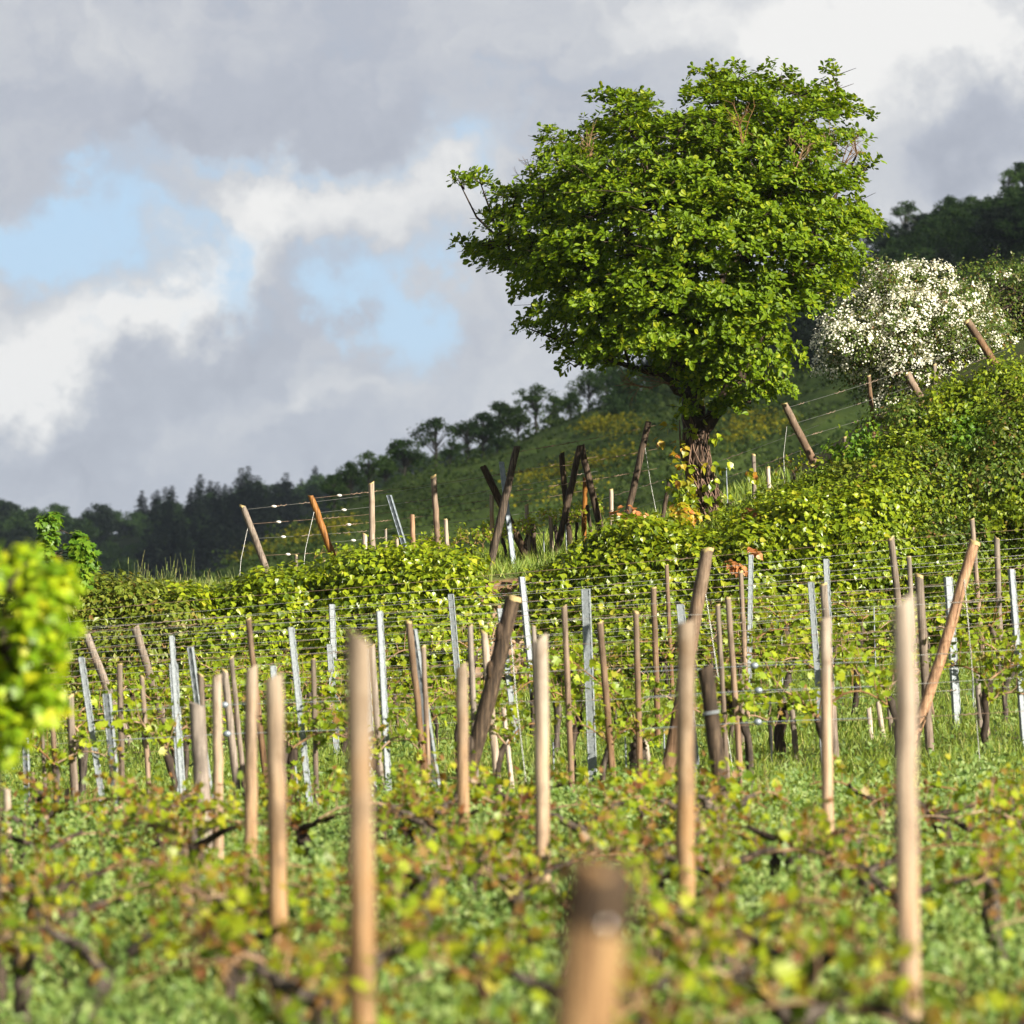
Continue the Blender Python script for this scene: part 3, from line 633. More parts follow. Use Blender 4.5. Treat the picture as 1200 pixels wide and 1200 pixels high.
# dry reddish clumps and tall dry stalks
def dry(name, px, py, Y, rad, n, label, mat='dryleaf', cat='dry leaves'):
    c = np.array(at(px, py, Y)); mb = MB(); clump_leaves(mb, [c, c + [rad * .8, 0, -.04]], [np.array([0, -.6, .8])] * 2, [rad, rad * .7], n, IVY, .09, r)
    tag(mb.build(name, [M[mat]], base=c), label, cat)
dry('dry_ivy', 735, 606, 61.0, .17, 60, 'clump of dry orange leaves on top of the ivy mound')
dry('dry_ivy', 775, 618, 61.0, .15, 60, 'dry orange leaves just left of the trunk foot')
dry('dry_ivy', 858, 665, 59.3, .12, 90, 'brown withered leaf bunch caught beside a thin wooden post')
dry('dry_ivy', 882, 645, 59.4, .05, 60, 'single orange leaf tuft above a metal post')
dry('dry_ivy', 880, 603, 60.6, .09, 40, 'reddish dry fronds in the grass right of the trunk')
dry('young_sprout', 800, 602, 60.8, .17, 90, 'yellow-green sprouting shrub at the left of the trunk foot', 'yellowleaf', 'shrub')
mb = MB()
for k in range(520):
    px = r.uniform(105, 345); Y = 60.9 + r.uniform(0, .7); b_ = np.array(at(px, np.interp(px, [100, 200, 345], [705, 704, 700]), Y)); h = r.uniform(.12, .36) * (1.25 if 150 < px < 230 else .8)
    tp = b_ + [r.normal(0, .09), r.normal(0, .05), h]; h *= r.uniform(.6, 1.5); tp = b_ + [r.normal(0, .10), r.normal(0, .05), h]; tube(mb, [b_, (b_ + tp) / 2 + [r.normal(0, .02), 0, .02], tp], [.003, .0026, .002], 3, cap=False)
    if r.random() < .12: tube(mb, [tp - [0, 0, .04], tp + [.005, 0, .04]], [.007, .003], 4)
    q = 5; inst(mb, BL, np.repeat(b_[None], q, 0) + r.normal(0, .03, (q, 3)), r.normal(0, 1, (q, 3)) * [1, 1, .2], r.normal(0, .4, (q, 3)) + [0, 0, 1], r.uniform(.15, .3, q))
tag(mb.build('straw_grass', [M['straw']]), 'tall seeding grass along the crest of the ivy wall', 'grass', kind='stuff')
# exposed dry-stone wall face in the gap
mb = MB()
def stone_block(c, s, r):
    V = np.array([(x, y, z) for x in (-1, 1) for y in (-1, 1) for z in (-1, 1)], float) * s * r.uniform(.75, 1.1, (8, 3)) + c
    return V, np.array([(0, 1, 3, 2), (4, 6, 7, 5), (0, 4, 5, 1), (2, 3, 7, 6), (0, 2, 6, 4), (1, 5, 7, 3)])
for (x0, x1, y0, y1, n) in [(556, 705, 712, 790, 120), (365, 395, 795, 830, 26), (596, 660, 752, 790, 30), (1120, 1200, 690, 730, 14), (250, 300, 800, 840, 12)]:
    for k in range(n):
        px, py = r.uniform(x0, x1), r.uniform(y0, y1); c = np.array(at(px, py, 59.78 + (790 - py) * .0042)); V, F = stone_block(c, np.array([r.uniform(.05, .14), .12, r.uniform(.03, .075)]), r); mb.add(V, [F])
tag(mb.build('dry_stone_wall', [M['stone']], base=np.array([0, 60, g1(0, 60)])), 'crumbling reddish stone wall face showing in the gap between the ivy masses', 'wall')
build_hedge('ground_creeper', 'sparse creeper straggling over the stony bank', 'creeper', [(690, 740, 820), (740, 750, 820), (800, 770, 820), (1000, 775, 815)],
            lambda px: 59.4, 120, 22, IVY, .075, M['bramble'], thick=.3, over=.05, rr=(.12, .24))
build_hedge('bank_plants', 'fine grassy plants at the top of the gap between the ivy masses', 'plants', [(550, 690, 718), (600, 676, 716), (660, 690, 724)],
            lambda px: 60.3, 55, 90, SMALL, .06, M['weed'], thick=.9, over=.4, rr=(.10, .2))

# ------------------------------------------------------------------ the big tree
r = np.random.default_rng(42)
TY = 64.0
base = np.array(at(836, 634, TY)); base[2] = g1(base[0], TY) - .05
tree = empty('oak_tree', base, 'big broad leafy green tree with ivy-wrapped trunk on the terrace', 'tree')
poly = np.array([(800, 470), (770, 442), (735, 428), (700, 430), (668, 434), (640, 402), (603, 382), (630, 362), (598, 330), (560, 310), (526, 285), (570, 262), (560, 240), (521, 210), (555, 193), (600, 205), (630, 185), (628, 148), (690, 140), (698, 100), (740, 92), (790, 104), (808, 110), (818, 68), (860, 63), (905, 68), (950, 80), (975, 64), (992, 95), (1027, 125), (1022, 160), (990, 185), (1038, 188), (1012, 215), (1031, 265), (1005, 300), (1002, 335), (965, 350), (940, 390), (925, 430), (880, 455), (845, 478)], float)
def inside(p):
    x, y = p; c = False; n = len(poly); j = n - 1
    for i in range(n):
        if (poly[i, 1] > y) != (poly[j, 1] > y) and x < (poly[j, 0] - poly[i, 0]) * (y - poly[i, 1]) / (poly[j, 1] - poly[i, 1]) + poly[i, 0]: c = not c
        j = i
    return c
def pdist(p):
    a = poly; b = np.roll(poly, -1, 0); ab = b - a; t_ = np.clip(((p - a) * ab).sum(1) / (ab ** 2).sum(1), 0, 1); return np.linalg.norm(a + ab * t_[:, None] - p, axis=1).min()
pads = []
def add_pad(px, py, y, ra): pads.append((np.array(at(px, py, TY + y)), ra, px, py))
for (px, py, y, ra) in [(538, 208, -.2, .15), (562, 206, 0, .2), (590, 222, .1, .26), (543, 284, .1, .17), (572, 287, -.2, .22), (603, 300, 0, .26), (618, 379, -.3, .16), (645, 384, -.1, .24), (668, 420, .2, .18), (692, 412, -.3, .24), (1018, 189, .2, .14), (995, 196, 0, .17),
                        (1015, 255, 0, .18), (645, 157, .1, .2), (668, 165, -.2, .24), (712, 112, .1, .2), (735, 112, -.1, .24), (832, 82, 0, .2), (866, 84, -.3, .24), (910, 86, .2, .24), (975, 82, 0, .15), (968, 102, .2, .22), (1008, 130, .1, .2), (1000, 155, .2, .2), (915, 447, -.5, .24), (890, 452, -.4, .24), (860, 470, -.5, .2), (812, 440, -.9, .24), (760, 425, -.5, .22), (725, 415, .3, .22), (790, 405, -1.0, .26), (985, 300, 0, .22), (925, 415, -.2, .24), (985, 330, .2, .16), (862, 462, -.45, .17), (838, 474, -.4, .13), (720, 128, -.2, .26), (690, 150, .1, .26), (750, 118, .2, .26), (806, 476, -.4, .17), (872, 462, -.6, .22), (822, 432, -.7, .24), (838, 440, -.9, .26), (862, 428, -.9, .28)]:
    add_pad(px, py, y, ra)
tries = 0
while len(pads) < 290 and tries < 60000:
    tries += 1
    p = np.array([r.uniform(520, 1040), r.uniform(60, 495)]); ra = r.uniform(.24, .52)
    if not inside(p) or pdist(p) < ra / .0112 * .72: continue
    rr_ = ((p[0] - 800) / 255) ** 2 + ((p[1] - 275) / 215) ** 2; D = 2.5 * math.sqrt(max(.06, 1 - rr_))
    y = D * (1 if r.random() < .36 else -1) * r.uniform(.25, 1) ** .55
    c = np.array(at(p[0], p[1], TY + y))
    if any(np.linalg.norm((c - q[0]) * [1, 1, 1.65]) < .42 for q in pads): continue
    pads.append((c, ra, p[0], p[1]))
cc = np.array(at(805, 330, TY))
mb = MB()
for c, ra, px, py in pads:
    outv = unit(c - cc); nt = int(25 * (ra / .3) ** 2) + 4
    ang = r.uniform(0, 6.28, nt); rad = np.sqrt(r.random(nt)) * ra
    tw = c + np.stack([np.cos(ang) * rad * 1.15, np.sin(ang) * rad, -.34 * (rad / ra) ** 2 * ra + r.normal(0, .06, nt)], -1)
    ax = unit(np.array([0, 0, .75]) + outv * .55 + np.stack([np.cos(ang), np.sin(ang), 0 * ang], -1) * .35 * (rad / ra)[:, None] + r.normal(0, .28, (nt, 3)))
    nl = 9
    A = np.repeat(ax, nl, 0); TW = np.repeat(tw, nl, 0); k = len(A)
    e1 = unit(np.cross(A, rnd(k, r))); 
    tip = e1 + A * r.uniform(-.25, .55, (k, 1)); N = A + e1 * -.25 + r.normal(0, .3, (k, 3))
    inst(mb, OAK, TW + e1 * .015 + r.normal(0, .02, (k, 3)), N, tip, r.uniform(.052, .110, k))
mb.build('crown', [M['oak']], tree, base)
# trunk and limbs
limbs = [
 ([(838, 650, 0), (831, 615, 0), (824, 575, 0), (816, 530, 0), (812, 490, 0), (814, 450, 0), (806, 400, .1), (800, 340, .1), (808, 270, 0), (826, 190, 0), (845, 120, 0)], (.21, .185, .17, .165, .16, .13, .11, .09, .07, .045, .02)),
 ([(816, 515, 0), (834, 488, -.1), (868, 440, -.1), (905, 365, 0), (945, 290, .1), (985, 220, .1)], (.11, .10, .085, .065, .04, .015)),
 ([(812, 455, 0), (775, 395, -.3), (725, 340, -.5), (660, 300, -.3), (585, 280, 0)], (.085, .075, .06, .04, .015)),
 ([(803, 380, .1), (755, 300, .3), (705, 230, .3), (650, 185, .1)], (.07, .055, .04, .015)),
 ([(804, 310, .1), (775, 220, -.4), (735, 135, 0)], (.06, .045, .015)),
 ([(806, 330, 0), (860, 235, -.5), (925, 160, -.2), (980, 110, .1)], (.065, .05, .035, .012)),
 ([(812, 470, 0), (770, 440, -.4), (715, 420, -.1), (660, 400, -.1)], (.06, .045, .03, .012)),
 ([(850, 465, -.1), (885, 448, -.5), (925, 440, -.4)], (.05, .035, .012)),
 ([(810, 430, 0), (805, 380, -1.0), (790, 310, -1.7), (770, 240, -1.9)], (.075, .06, .045, .015)),
 ([(812, 420, 0), (840, 360, -1.1), (880, 290, -1.7), (905, 220, -1.6)], (.075, .06, .045, .015)),
 ([(806, 400, .1), (790, 340, 1.1), (740, 280, 1.7), (700, 220, 1.5)], (.07, .055, .04, .015)),
 ([(806, 390, .1), (850, 320, 1.1), (900, 250, 1.7), (940, 190, 1.3)], (.07, .055, .04, .015)),
]
mb = MB(); nodes = []
for li, (pl, rd) in enumerate(limbs):
    P = [np.array(at(a, b_, TY + y)) for a, b_, y in pl]
    if li == 0: P[0] = np.array([P[0][0], TY, base[2] - .15])
    tp = np.linspace(0, len(P) - 1, (len(P) - 1) * 4 + 1); P2 = np.stack([np.interp(tp, range(len(P)), [q[k] for q in P]) for k in range(3)], -1); R2 = np.interp(tp, range(len(P)), rd)
    if li: P2[1:-1] += r.normal(0, .03, (len(P2) - 2, 3))
    tube(mb, P2, R2, 10 if li == 0 else 7, rough=.12, seed=li)
    for q, rr_ in zip(P2, R2):
        if rr_ < .12: nodes.append(q)
mb.build('trunk', [M['bark']], tree, base)
mb = MB(); nodes = np.array(nodes)
for c, ra, px, py in pads:
    dd = np.linalg.norm(nodes - c, axis=1) + 1.2 * np.clip(nodes[:, 2] - c[2] + .1, 0, 9); k = dd.argmin(); a = nodes[k]
    mid = (a + c) / 2 + r.normal(0, .07, 3) + [0, 0, -.05]
    tube(mb, [a, mid, c - [0, 0, .06]], [.024, .015, .007], 5, cap=False)
    for q in range(5):
        e = c + r.normal(0, .6, 3) * ra * [1, 1, .4]; tube(mb, [mid * .3 + c * .7, e], [.008, .003], 3, cap=False)
mb.build('branches', [M['bark']], tree, base)
mb = MB()
def twig(mb, p, d, L, rad, depth):
    q = p + d * L + r.normal(0, .05, 3) * L; tube(mb, [p, (p + q) / 2 + r.normal(0, .03, 3) * L, q], [rad, rad * .8, rad * .55], 4, cap=False)
    if depth:
        for k in range(3): twig(mb, p + (q - p) * r.uniform(.4, 1), unit(d + r.normal(0, .55, 3)), L * .62, rad * .6, depth - 1)
for (px, py, y, dx, dz) in [(968, 205, -1.0, .3, 1), (985, 200, -.6, .7, .8), (945, 215, -1.3, -.2, 1), (640, 225, -.9, -.5, 1), (665, 230, -1.1, .2, 1), (690, 200, -1.4, .1, 1), (930, 205, -1.8, .1, .9), (765, 455, -.5, -.8, .1), (790, 452, -.4, -1, .25), (870, 170, -1.9, .2, 1)]:
    mb = MB(); p_ = np.array(at(px, py, TY + y))
    for q in range(3): twig(mb, p_, unit(np.array([dx + r.normal(0, .3), -.2, dz])), .34, .008, 2)
    mb.build('dead_twig', [M['cane']], tree, base)
# ivy stems wrapped round the trunk
mb = MB(); trP = np.array([np.array(at(a, b_, TY)) for a, b_, y in limbs[0][0][:7]]); trP[0][2] = base[2]; trR = np.array(limbs[0][1][:7])
for k in range(64):
    a0 = r.uniform(0, 6.28); turn = r.normal(0, 1.3); top = r.uniform(1.6, 4.2); f = np.linspace(0, top, 16); 
    c = np.stack([np.interp(f, range(7), trP[:, q]) for q in range(3)], -1); rd = np.interp(f, range(7), trR) + .012 + r.uniform(0, .03) + .08 * np.exp(-f * 2.2)
    a = a0 + turn * f / 4 + .35 * np.sin(f * 3 + k)
    tube(mb, c + np.stack([np.cos(a) * rd, np.sin(a) * rd, r.normal(0, .01, 16)], -1), np.linspace(1, .5, 16) * r.uniform(.005, .020), 5, cap=False, rough=.2)
    if k % 3 == 0:
        e = c[9] + np.array([math.cos(a[9]), math.sin(a[9]), 0]) * rd[9]; tube(mb, [e, e + np.array([r.normal(0, .2), -.15, -.25]), e + np.array([r.normal(0, .25), -.12, -.6])], [.006, .005, .003], 3, cap=False)
mb.build('ivy_stems', [M['ivystem']], tree, base)
mb = MB()
def ivyc(px, py, y, ra, n): clump_leaves(mb, [np.array(at(px, py, TY + y))], [np.array([0, -.8, .3])], [ra], n, IVY, .10, r)
for a in [(806, 590, -.25, .13, 70), (846, 602, -.3, .09, 40), (835, 565, -.3, .08, 40), (848, 545, -.25, .1, 30), (826, 588, -.3, .1, 60), (850, 585, -.2, .08, 30), (808, 552, -.2, .09, 40), (800, 575, -.2, .14, 90), (788, 565, -.1, .12, 60), (842, 605, -.3, .08, 40), (855, 610, -.25, .08, 40), (815, 500, -.25, .12, 40), (838, 512, -.2, .08, 30), (880, 560, -.1, .08, 40), (822, 620, -.3, .1, 50), (795, 590, -.2, .1, 60)]: ivyc(*a)
mb.build('ivy_leaves', [M['ivy']], tree, base)
mb = MB()
for a in [(778, 517, -.1, .09, 45), (800, 525, -.2, .08, 40), (797, 545, -.2, .08, 30), (785, 500, -.1, .06, 25), (792, 535, -.2, .07, 40), (880, 553, -.1, .06, 25), (803, 562, -.3, .1, 30), (812, 575, -.3, .09, 40), (796, 600, -.3, .12, 60), (830, 545, -.3, .06, 20)]: ivyc(*a)
mb.build('ruddy_leaves', [M['yellowleaf']], tree, base)

# ------------------------------------------------------------------ hawthorns
def hawthorn(name, label, cols, Y, n, seed, flower):
    r = np.random.default_rng(seed); pl = np.array(cols, float); cens = []
    tries = 0
    while len(cens) < n and tries < 30000:
        tries += 1; px = r.uniform(pl[0, 0], pl[-1, 0]); tp, bt = np.interp(px, pl[:, 0], pl[:, 1]), np.interp(px, pl[:, 0], pl[:, 2])
        py = r.uniform(tp, bt); s = (py - tp) / (bt - tp); y = Y - 1.3 * math.sin(math.pi * min(1, max(.05, s))) * r.uniform(-.8, 1)
        c = np.array(at(px, py, y))
        if any(np.linalg.norm(c - e) < .22 for e in cens): continue
        cens.append(c)
    b_ = np.array(at(np.mean(pl[:, 0]), 470, Y)); b_[2] = g1(b_[0], Y) - .1
    e = empty(name, b_, label, 'tree'); 
    lm, fm, tm = MB(), MB(), MB()
    trunk_top = b_ + [0, 0, .9]; tube(tm, [b_, b_ + [.05, 0, .5], trunk_top], [.09, .07, .06], 8, rough=.1)
    for c in cens:
        tp = np.interp(600 + c[0] / (K * c[1]), pl[:, 0], pl[:, 1])
        ra = r.uniform(.12, .34); o_ = unit(np.array([r.normal(0, .35), -.45, .75]))
        tube(tm, [trunk_top, (trunk_top + c) / 2 + r.normal(0, .1, 3), c], [.025, .014, .006], 4, cap=False)
        clump_leaves(lm, [c], [o_], [ra], 130, SMALL, .055, r)
        if tp + 45 > 790 - (c[2] - CZ) / (K * c[1]) or r.random() < .2:
            e_ = c + np.array([r.normal(0, .1), 0, r.uniform(.2, .42)]); tube(tm, [c, e_], [.006, .003], 3, cap=False); q_ = 26; f_ = r.random((q_, 1)); inst(lm, SMALL, c + (e_ - c) * f_ + r.normal(0, .025, (q_, 3)), rnd(q_, r) + [0, -.4, .5], rnd(q_, r), r.uniform(.03, .06, q_))
        pxq = 600 + c[0] / (K * c[1]); fl = flower(pxq, 790 - (c[2] - CZ) / (K * c[1]))
        if r.random() < fl:
            # flat sprays of small white flowers along the outer side
            ns = int(19 * (ra / .22) ** 2); d = rnd(ns * 3, r); d = d[d @ o_ > .05][:ns]
            sp = c + d * ra * 1.08 * np.array([1.2, 1, .8]); k = 8
            SP = np.repeat(sp, k, 0); D = np.repeat(unit(d + [0, -.2, .5]), k, 0); q = len(SP)
            inst(fm, FLOWER, SP + r.normal(0, .030, (q, 3)), D + r.normal(0, .35, (q, 3)), r.normal(0, 1, (q, 3)), r.uniform(.020, .038, q))
    tm.build('trunk', [M['bark']], e, b_); lm.build('foliage', [M['haw']], e, b_)
    if fm.V: fm.build('blossom', [M['blossom']], e, b_)
    return e
def flw(px, py): return .74 if px < 1110 and py > 325 else (.42 if px < 1150 and py > 345 else .22)
hawthorn('hawthorn_tree', 'spreading hawthorn white with blossom at the top right above the green shrub', [(972, 395, 425), (990, 352, 440), (1010, 325, 470), (1040, 306, 480), (1080, 320, 480), (1115, 336, 470), (1150, 352, 460), (1170, 375, 450)], 70.5, 210, 5, flw)
hawthorn('hawthorn_tree', 'greener hawthorn with sparse blossom and ruddy tips at the right picture edge', [(1125, 325, 420), (1150, 315, 440), (1190, 305, 440), (1240, 300, 440), (1300, 320, 430)], 73.5, 170, 6, lambda a, b_: .12)

# ------------------------------------------------------------------ posts
def ground_end(p0, p1):
    """extend the line p0 (top) -> p1 down to just below the ground"""
    d = (p1 - p0); L = d.length; d = d / L; s = 0.05
    while s < 4 and (p0 + d * s).z > g1((p0 + d * s).x, (p0 + d * s).y) - .12: s += .02
    return p0 + d * s
def wood_post(name, a, b_, Y, wpx, mat, label, cut=True, group='trellis posts', bent=0.0, Y2=None, cat='post'):
    p0 = at(*a, Y); p1 = at(*b_, Y if Y2 is None else Y2); e = ground_end(p0, p1); rad = wpx * K * Y / 2
    base = (e.x, e.y, e.z)
    mb = MB(); n = 14; f = np.linspace(0, 1, n); sd = abs(hash(label)) % 9999 if False else int(a[0] * 7 + a[1])
    rr_ = np.random.default_rng(sd)
    P = np.array(e)[None] * (1 - f[:, None]) + np.array(p0)[None] * f[:, None]
    P[1:-1] += rr_.normal(0, rad * .05, (n - 2, 3)) * [1, 1, 0]
    if bent: P += np.stack([bent * np.sin(f * math.pi), 0 * f, 0 * f], -1)
    R = rad * (1.06 - .10 * f); 
    tube(mb, P, R, 12, 0, True, True, 1 if cut else 0, .055, sd)
    # slanted chipped head
    V = mb.V[-1]; top = mb.V[0][-12:]; sl_ = rr_.uniform(-.35, .35); off = (top[:, 0] - top[:, 0].mean()) * sl_ + rr_.normal(0, rad * .06, 12)
    mb.V[0][-12:, 2] += off; mb.V[1][:, 2] += off
    cap = mb.V[1]; 
    if cut:   # bare end grain also shows on the worn rim just below the head
        ring = np.concatenate([cap * [1, 1, 1] + unit(cap - cap.mean(0)) * rad * .04 - [0, 0, rad * rr_.uniform(.2, .9)], cap + unit(cap - cap.mean(0)) * rad * .03]); j = np.arange(12)
        mb.add(ring, [np.stack([j, (j + 1) % 12, 12 + (j + 1) % 12, 12 + j], -1)], 1, True)
    o = mb.build(name, [M[mat], M['endcut']], base=base); tag(o, label, cat, group)
    return o, P, rad
def metal_post(a, b_, Y, wpx, label, mat='galv', group='metal trellis posts', Y2=None):
    p0 = at(*a, Y); p1 = at(*b_, Y if Y2 is None else Y2); e = ground_end(p0, p1); wd = max(.03, wpx * K * Y); dp = wd * .8; tk = .006
    base = (e.x, e.y, e.z); root = empty('metal_post', base, label, 'post', group)
    prof = np.array([(-.5, 0), (-.5, 1), (-.18, 1), (-.18, .86), (-.38, .86), (-.38, .14), (.38, .14), (.38, .86), (.18, .86), (.18, 1), (.5, 1), (.5, 0)]) * [wd, dp]
    # channel with its back to the right rear, lips to the camera side
    ang = random.uniform(-.5, .5); c_, s_ = math.cos(ang), math.sin(ang); prof = np.stack([prof[:, 0] * c_ - prof[:, 1] * s_, prof[:, 0] * s_ + prof[:, 1] * c_], -1)
    k = len(prof); V = [np.concatenate([prof, np.zeros((k, 1))], 1) + np.array(q) for q in (e, p0)]
    j = np.arange(k); F = np.stack([j, (j + 1) % k, k + (j + 1) % k, k + j], -1)
    mb = MB(); mb.add(np.concatenate(V), [F]); mb.add(V[1], [np.arange(k)])
    mb.build('channel', [M[mat]], root, base)
    for sgn in (-1, 1):
        hk = MB(); q = np.linspace(.02, .995, 64)[:, None]; a_ = np.array(e) * (1 - q) + np.array(p0) * q + np.array([sgn * wd * .5 * c_, sgn * wd * .5 * s_, 0])
        tube(hk, a_, np.where(np.arange(64) % 4 < 2, .0035, .0075), 4, smooth=False); hk.build('hook_strip', [M[mat]], root, base)
    return root
def rod(a, b_, Y, label, mat='galv', rad=.008, cat='rod', name='steel_rod', group='thin vine support rods'):
    p0 = at(*a, Y); e = ground_end(p0, at(*b_, Y)); mb = MB(); m_ = (p0 + e) / 2 + Vector((random.uniform(-.008, .008), 0, 0)); tube(mb, [e, m_, p0], rad, 6)
    tag(mb.build(name, [M[mat]], base=tuple(e)), label, cat, group)

# foreground peeled stakes
FG = [
 ((1058, 705), (1066, 1200), 14, 27, 'tan', 'thick peeled orange-tan stake, the nearest tall one at the right, blurred'),
 ((803, 730), (803, 1060), 20, 22, 'tan', 'tan stake standing in front of the dark leaning brace, right of the picture middle'),
 ((634, 748), (636, 1045), 24, 17, 'tan', 'orange-tan stake in the picture middle just left of the bright metal post'),
 ((541, 780), (543, 970), 28, 14, 'tan', 'slim tan stake directly left of the thick slanting brown brace'),
 ((420, 747), (425, 1200), 13, 31, 'tan', 'widest blurred pale tan stake in the left half'),
 ((321, 795), (327, 1130), 20, 22, 'tan', 'blurred tan stake, second widest, left of the widest pale one'),
 ((295, 782), (293, 1015), 26, 15, 'tan', 'pinkish tan stake, middle of the three side by side at the left'),
 ((254, 792), (256, 990), 30, 12, 'tan', 'narrow orange stake touching the dark rotten stump post'),
 ((967, 725), (970, 990), 27, 14, 'tan', 'tan stake alone in the grass left of the nearest right stake'),
 ((8, 925), (9, 960), 30, 9, 'tan', 'short tan stake under the young maple at the left edge'),
]
for a, b_, Y, wpx, mat, lab in FG: wood_post('wooden_stake', a, b_, Y, wpx, mat, lab, cut=False, group='peeled stakes in the near vine rows')
wood_post('rotten_post', (230, 826), (241, 990), 31, 19, 'greyw', 'thick grey-brown weathered post beside the narrow orange stake', cut=False, group='peeled stakes in the near vine rows')
o_, P_, rd_ = wood_post('leaning_post', (826, 782), (848, 950), 33, 18, 'dark', 'dark brown leaning post with a wire ring right of the tan middle stake', cut=False, group='brace posts')
mb = MB(); c = P_[-4]; th = np.linspace(0, 6.283, 17)
for dz in (0, .012): tube(mb, np.stack([c[0] + np.cos(th) * rd_ * 1.12, c[1] + np.sin(th) * rd_ * 1.12, c[2] + dz + .01 * np.cos(th)], -1), .005, 5, cap=False)
mb.build('wire_ring', [M['galv']], o_, np.array(o_.location))
# nearest post: thick, dark weathered head with a bright nail
o_, P_, rd_ = wood_post('thick_post', (706, 1020), (682, 1210), 6.0, 80, 'amber', 'very thick blurred post end with dark head and bright nail at the bottom middle', cut=False, group='brace posts')
mb = MB(); d_ = unit(P_[-1] - P_[-2]); f = np.linspace(0, 1, 7)
pp = P_[-1] - d_ * .075 + d_ * f[:, None] * .092; tube(mb, pp, rd_ * np.array([1.02, 1.035, 1.035, 1.03, 1.0, .85, .5]), 14, rough=.02)
mb.build('weathered_head', [M['dark']], o_, np.array(o_.location))
mb = MB(); c = P_[-1] - d_ * .066 + np.array([.010, -rd_ * 1.04, 0])
V = sv * np.array([.0055, .004, .0055]) + c; mb.add(V, [sf], 0, True); mb.build('nail', [M['nail']], o_, np.array(o_.location))
# brace posts
o_, P_, rd_ = wood_post('brace_post', (602, 698), (552, 890), 38, 19, 'dark', 'thick knotty brown brace slanting up to the right left of the middle', cut=True, group='brace posts', bent=.01)
for kk in (5, 9, 11):
    mb = MB(); mb.add(sv * np.array([rd_ * .6, rd_ * .5, rd_ * 1.3]) + P_[kk] + [rd_ * .55 * (-1) ** kk, -rd_ * .5, 0], [sf], 0, True)
    mb.build('knot', [M['dark']], o_, np.array(o_.location))
wood_post('brace_post', (829, 643), (783, 905), 43, 16, 'redw', 'long reddish brown brace leaning right behind the tan middle stake', cut=True, group='brace posts')
wood_post('brace_post', (1142, 634), (1073, 850), 42, 13, 'orange', 'bark-stripped orange-brown brace leaning right at the right side', cut=True, group='brace posts', bent=.03)
wood_post('brace_post', (101, 743), (137, 835), 55, 10, 'greyw', 'grey brace leaning left in front of the ivy wall, the lower of two', cut=False, group='brace posts')
wood_post('brace_post', (158, 735), (190, 838), 56, 10, 'greyw', 'grey brace leaning left in front of the ivy wall, the higher of two', cut=False, group='brace posts')
wood_post('brace_post', (874, 880), (868, 860), 40, 1, 'greyw', 'x') if False else None
# middle plot rows: Y = Y0 + .30 * X
ROWS = [40.5, 44, 47.5, 51, 54.5, 57.8]
RK = .22
def rowY(Y0, px): return Y0 / (1 - RK * (px - 600) * K)
def pickY(px, py, h=1.68):
    best = None
    for y0 in ROWS:
        Y = rowY(y0, px); p = at(px, py, Y); er = abs(p.z - g1(p.x, p.y) - h)
        if best is None or er < best[0]: best = (er, Y)
    return best[1]
MET = [
 ((686, 690), (695, 928), 9, 'bright metal post in the picture middle, the tallest and sharpest one', 44),
 ((612, 676), (623, 790), 6, 'slim metal post rising above the bare earth gap', 0),
 ((481, 737), (512, 940), 10, 'leaning metal post with a dark band between two tan stakes', 42),
 ((203, 778), (214, 955), 9, 'tall metal post behind the three near left stakes, the lower one of a close pair', 41.5),
 ((201, 745), (207, 830), 5, 'slim metal post, the higher one of a close pair at the left', 0),
 ((124, 813), (139, 972), 8, 'leaning metal post alone right of the young maple', 41),
 ((95, 770), (109, 865), 6, 'slim metal post touching the edge of the young maple', 0),
 ((222, 758), (231, 825), 6, 'slim metal post just right of the close metal pair', 0),
 ((341, 735), (351, 830), 6, 'slim metal post left of the grey pair in front of the ivy', 0),
 ((389, 708), (394, 850), 6, 'slim metal post standing highest before the left ivy wall', 54.5),
 ((386, 755), (393, 860), 6, 'shorter metal post close beside the highest one before the left ivy', 51),
 ((445, 716), (450, 815), 6, 'slim metal post before the ivy right of the widest pale stake', 0),
 ((528, 696), (536, 790), 6, 'slim metal post at the right end of the left ivy wall', 0),
 ((586, 713), (603, 850), 6, 'leaning metal post partly hidden by the thick slanting brace', 51),
 ((880, 650), (878, 780), 5, 'thin metal post under an orange leaf tuft', 0),
 ((968, 655), (971, 725), 6, 'thin grey metal post above the lone tan stake', 0),
 ((950, 682), (959, 805), 6, 'metal post close left of the lone tan stake', 0),
 ((1112, 676), (1124, 868), 8, 'metal post behind the orange brace at the right', 49),
 ((1186, 667), (1193, 760), 6, 'metal post nearest to the right picture edge', 0),
 ((797, 708), (816, 905), 8, 'leaning metal post half hidden by the tan middle stake', 44),
 ((429, 760), (435, 870), 6, 'metal post peeping out right of the widest pale stake', 0),
 ((29, 865), (33, 985), 6, 'metal post in front of the young maple trunk', 41),
 ((320, 780), (322, 810), 6, 'metal post head just above the second widest stake', 0),
]
for a, b_, wpx, lab, Y in MET: metal_post(a, b_, Y or pickY(*a), wpx, lab)
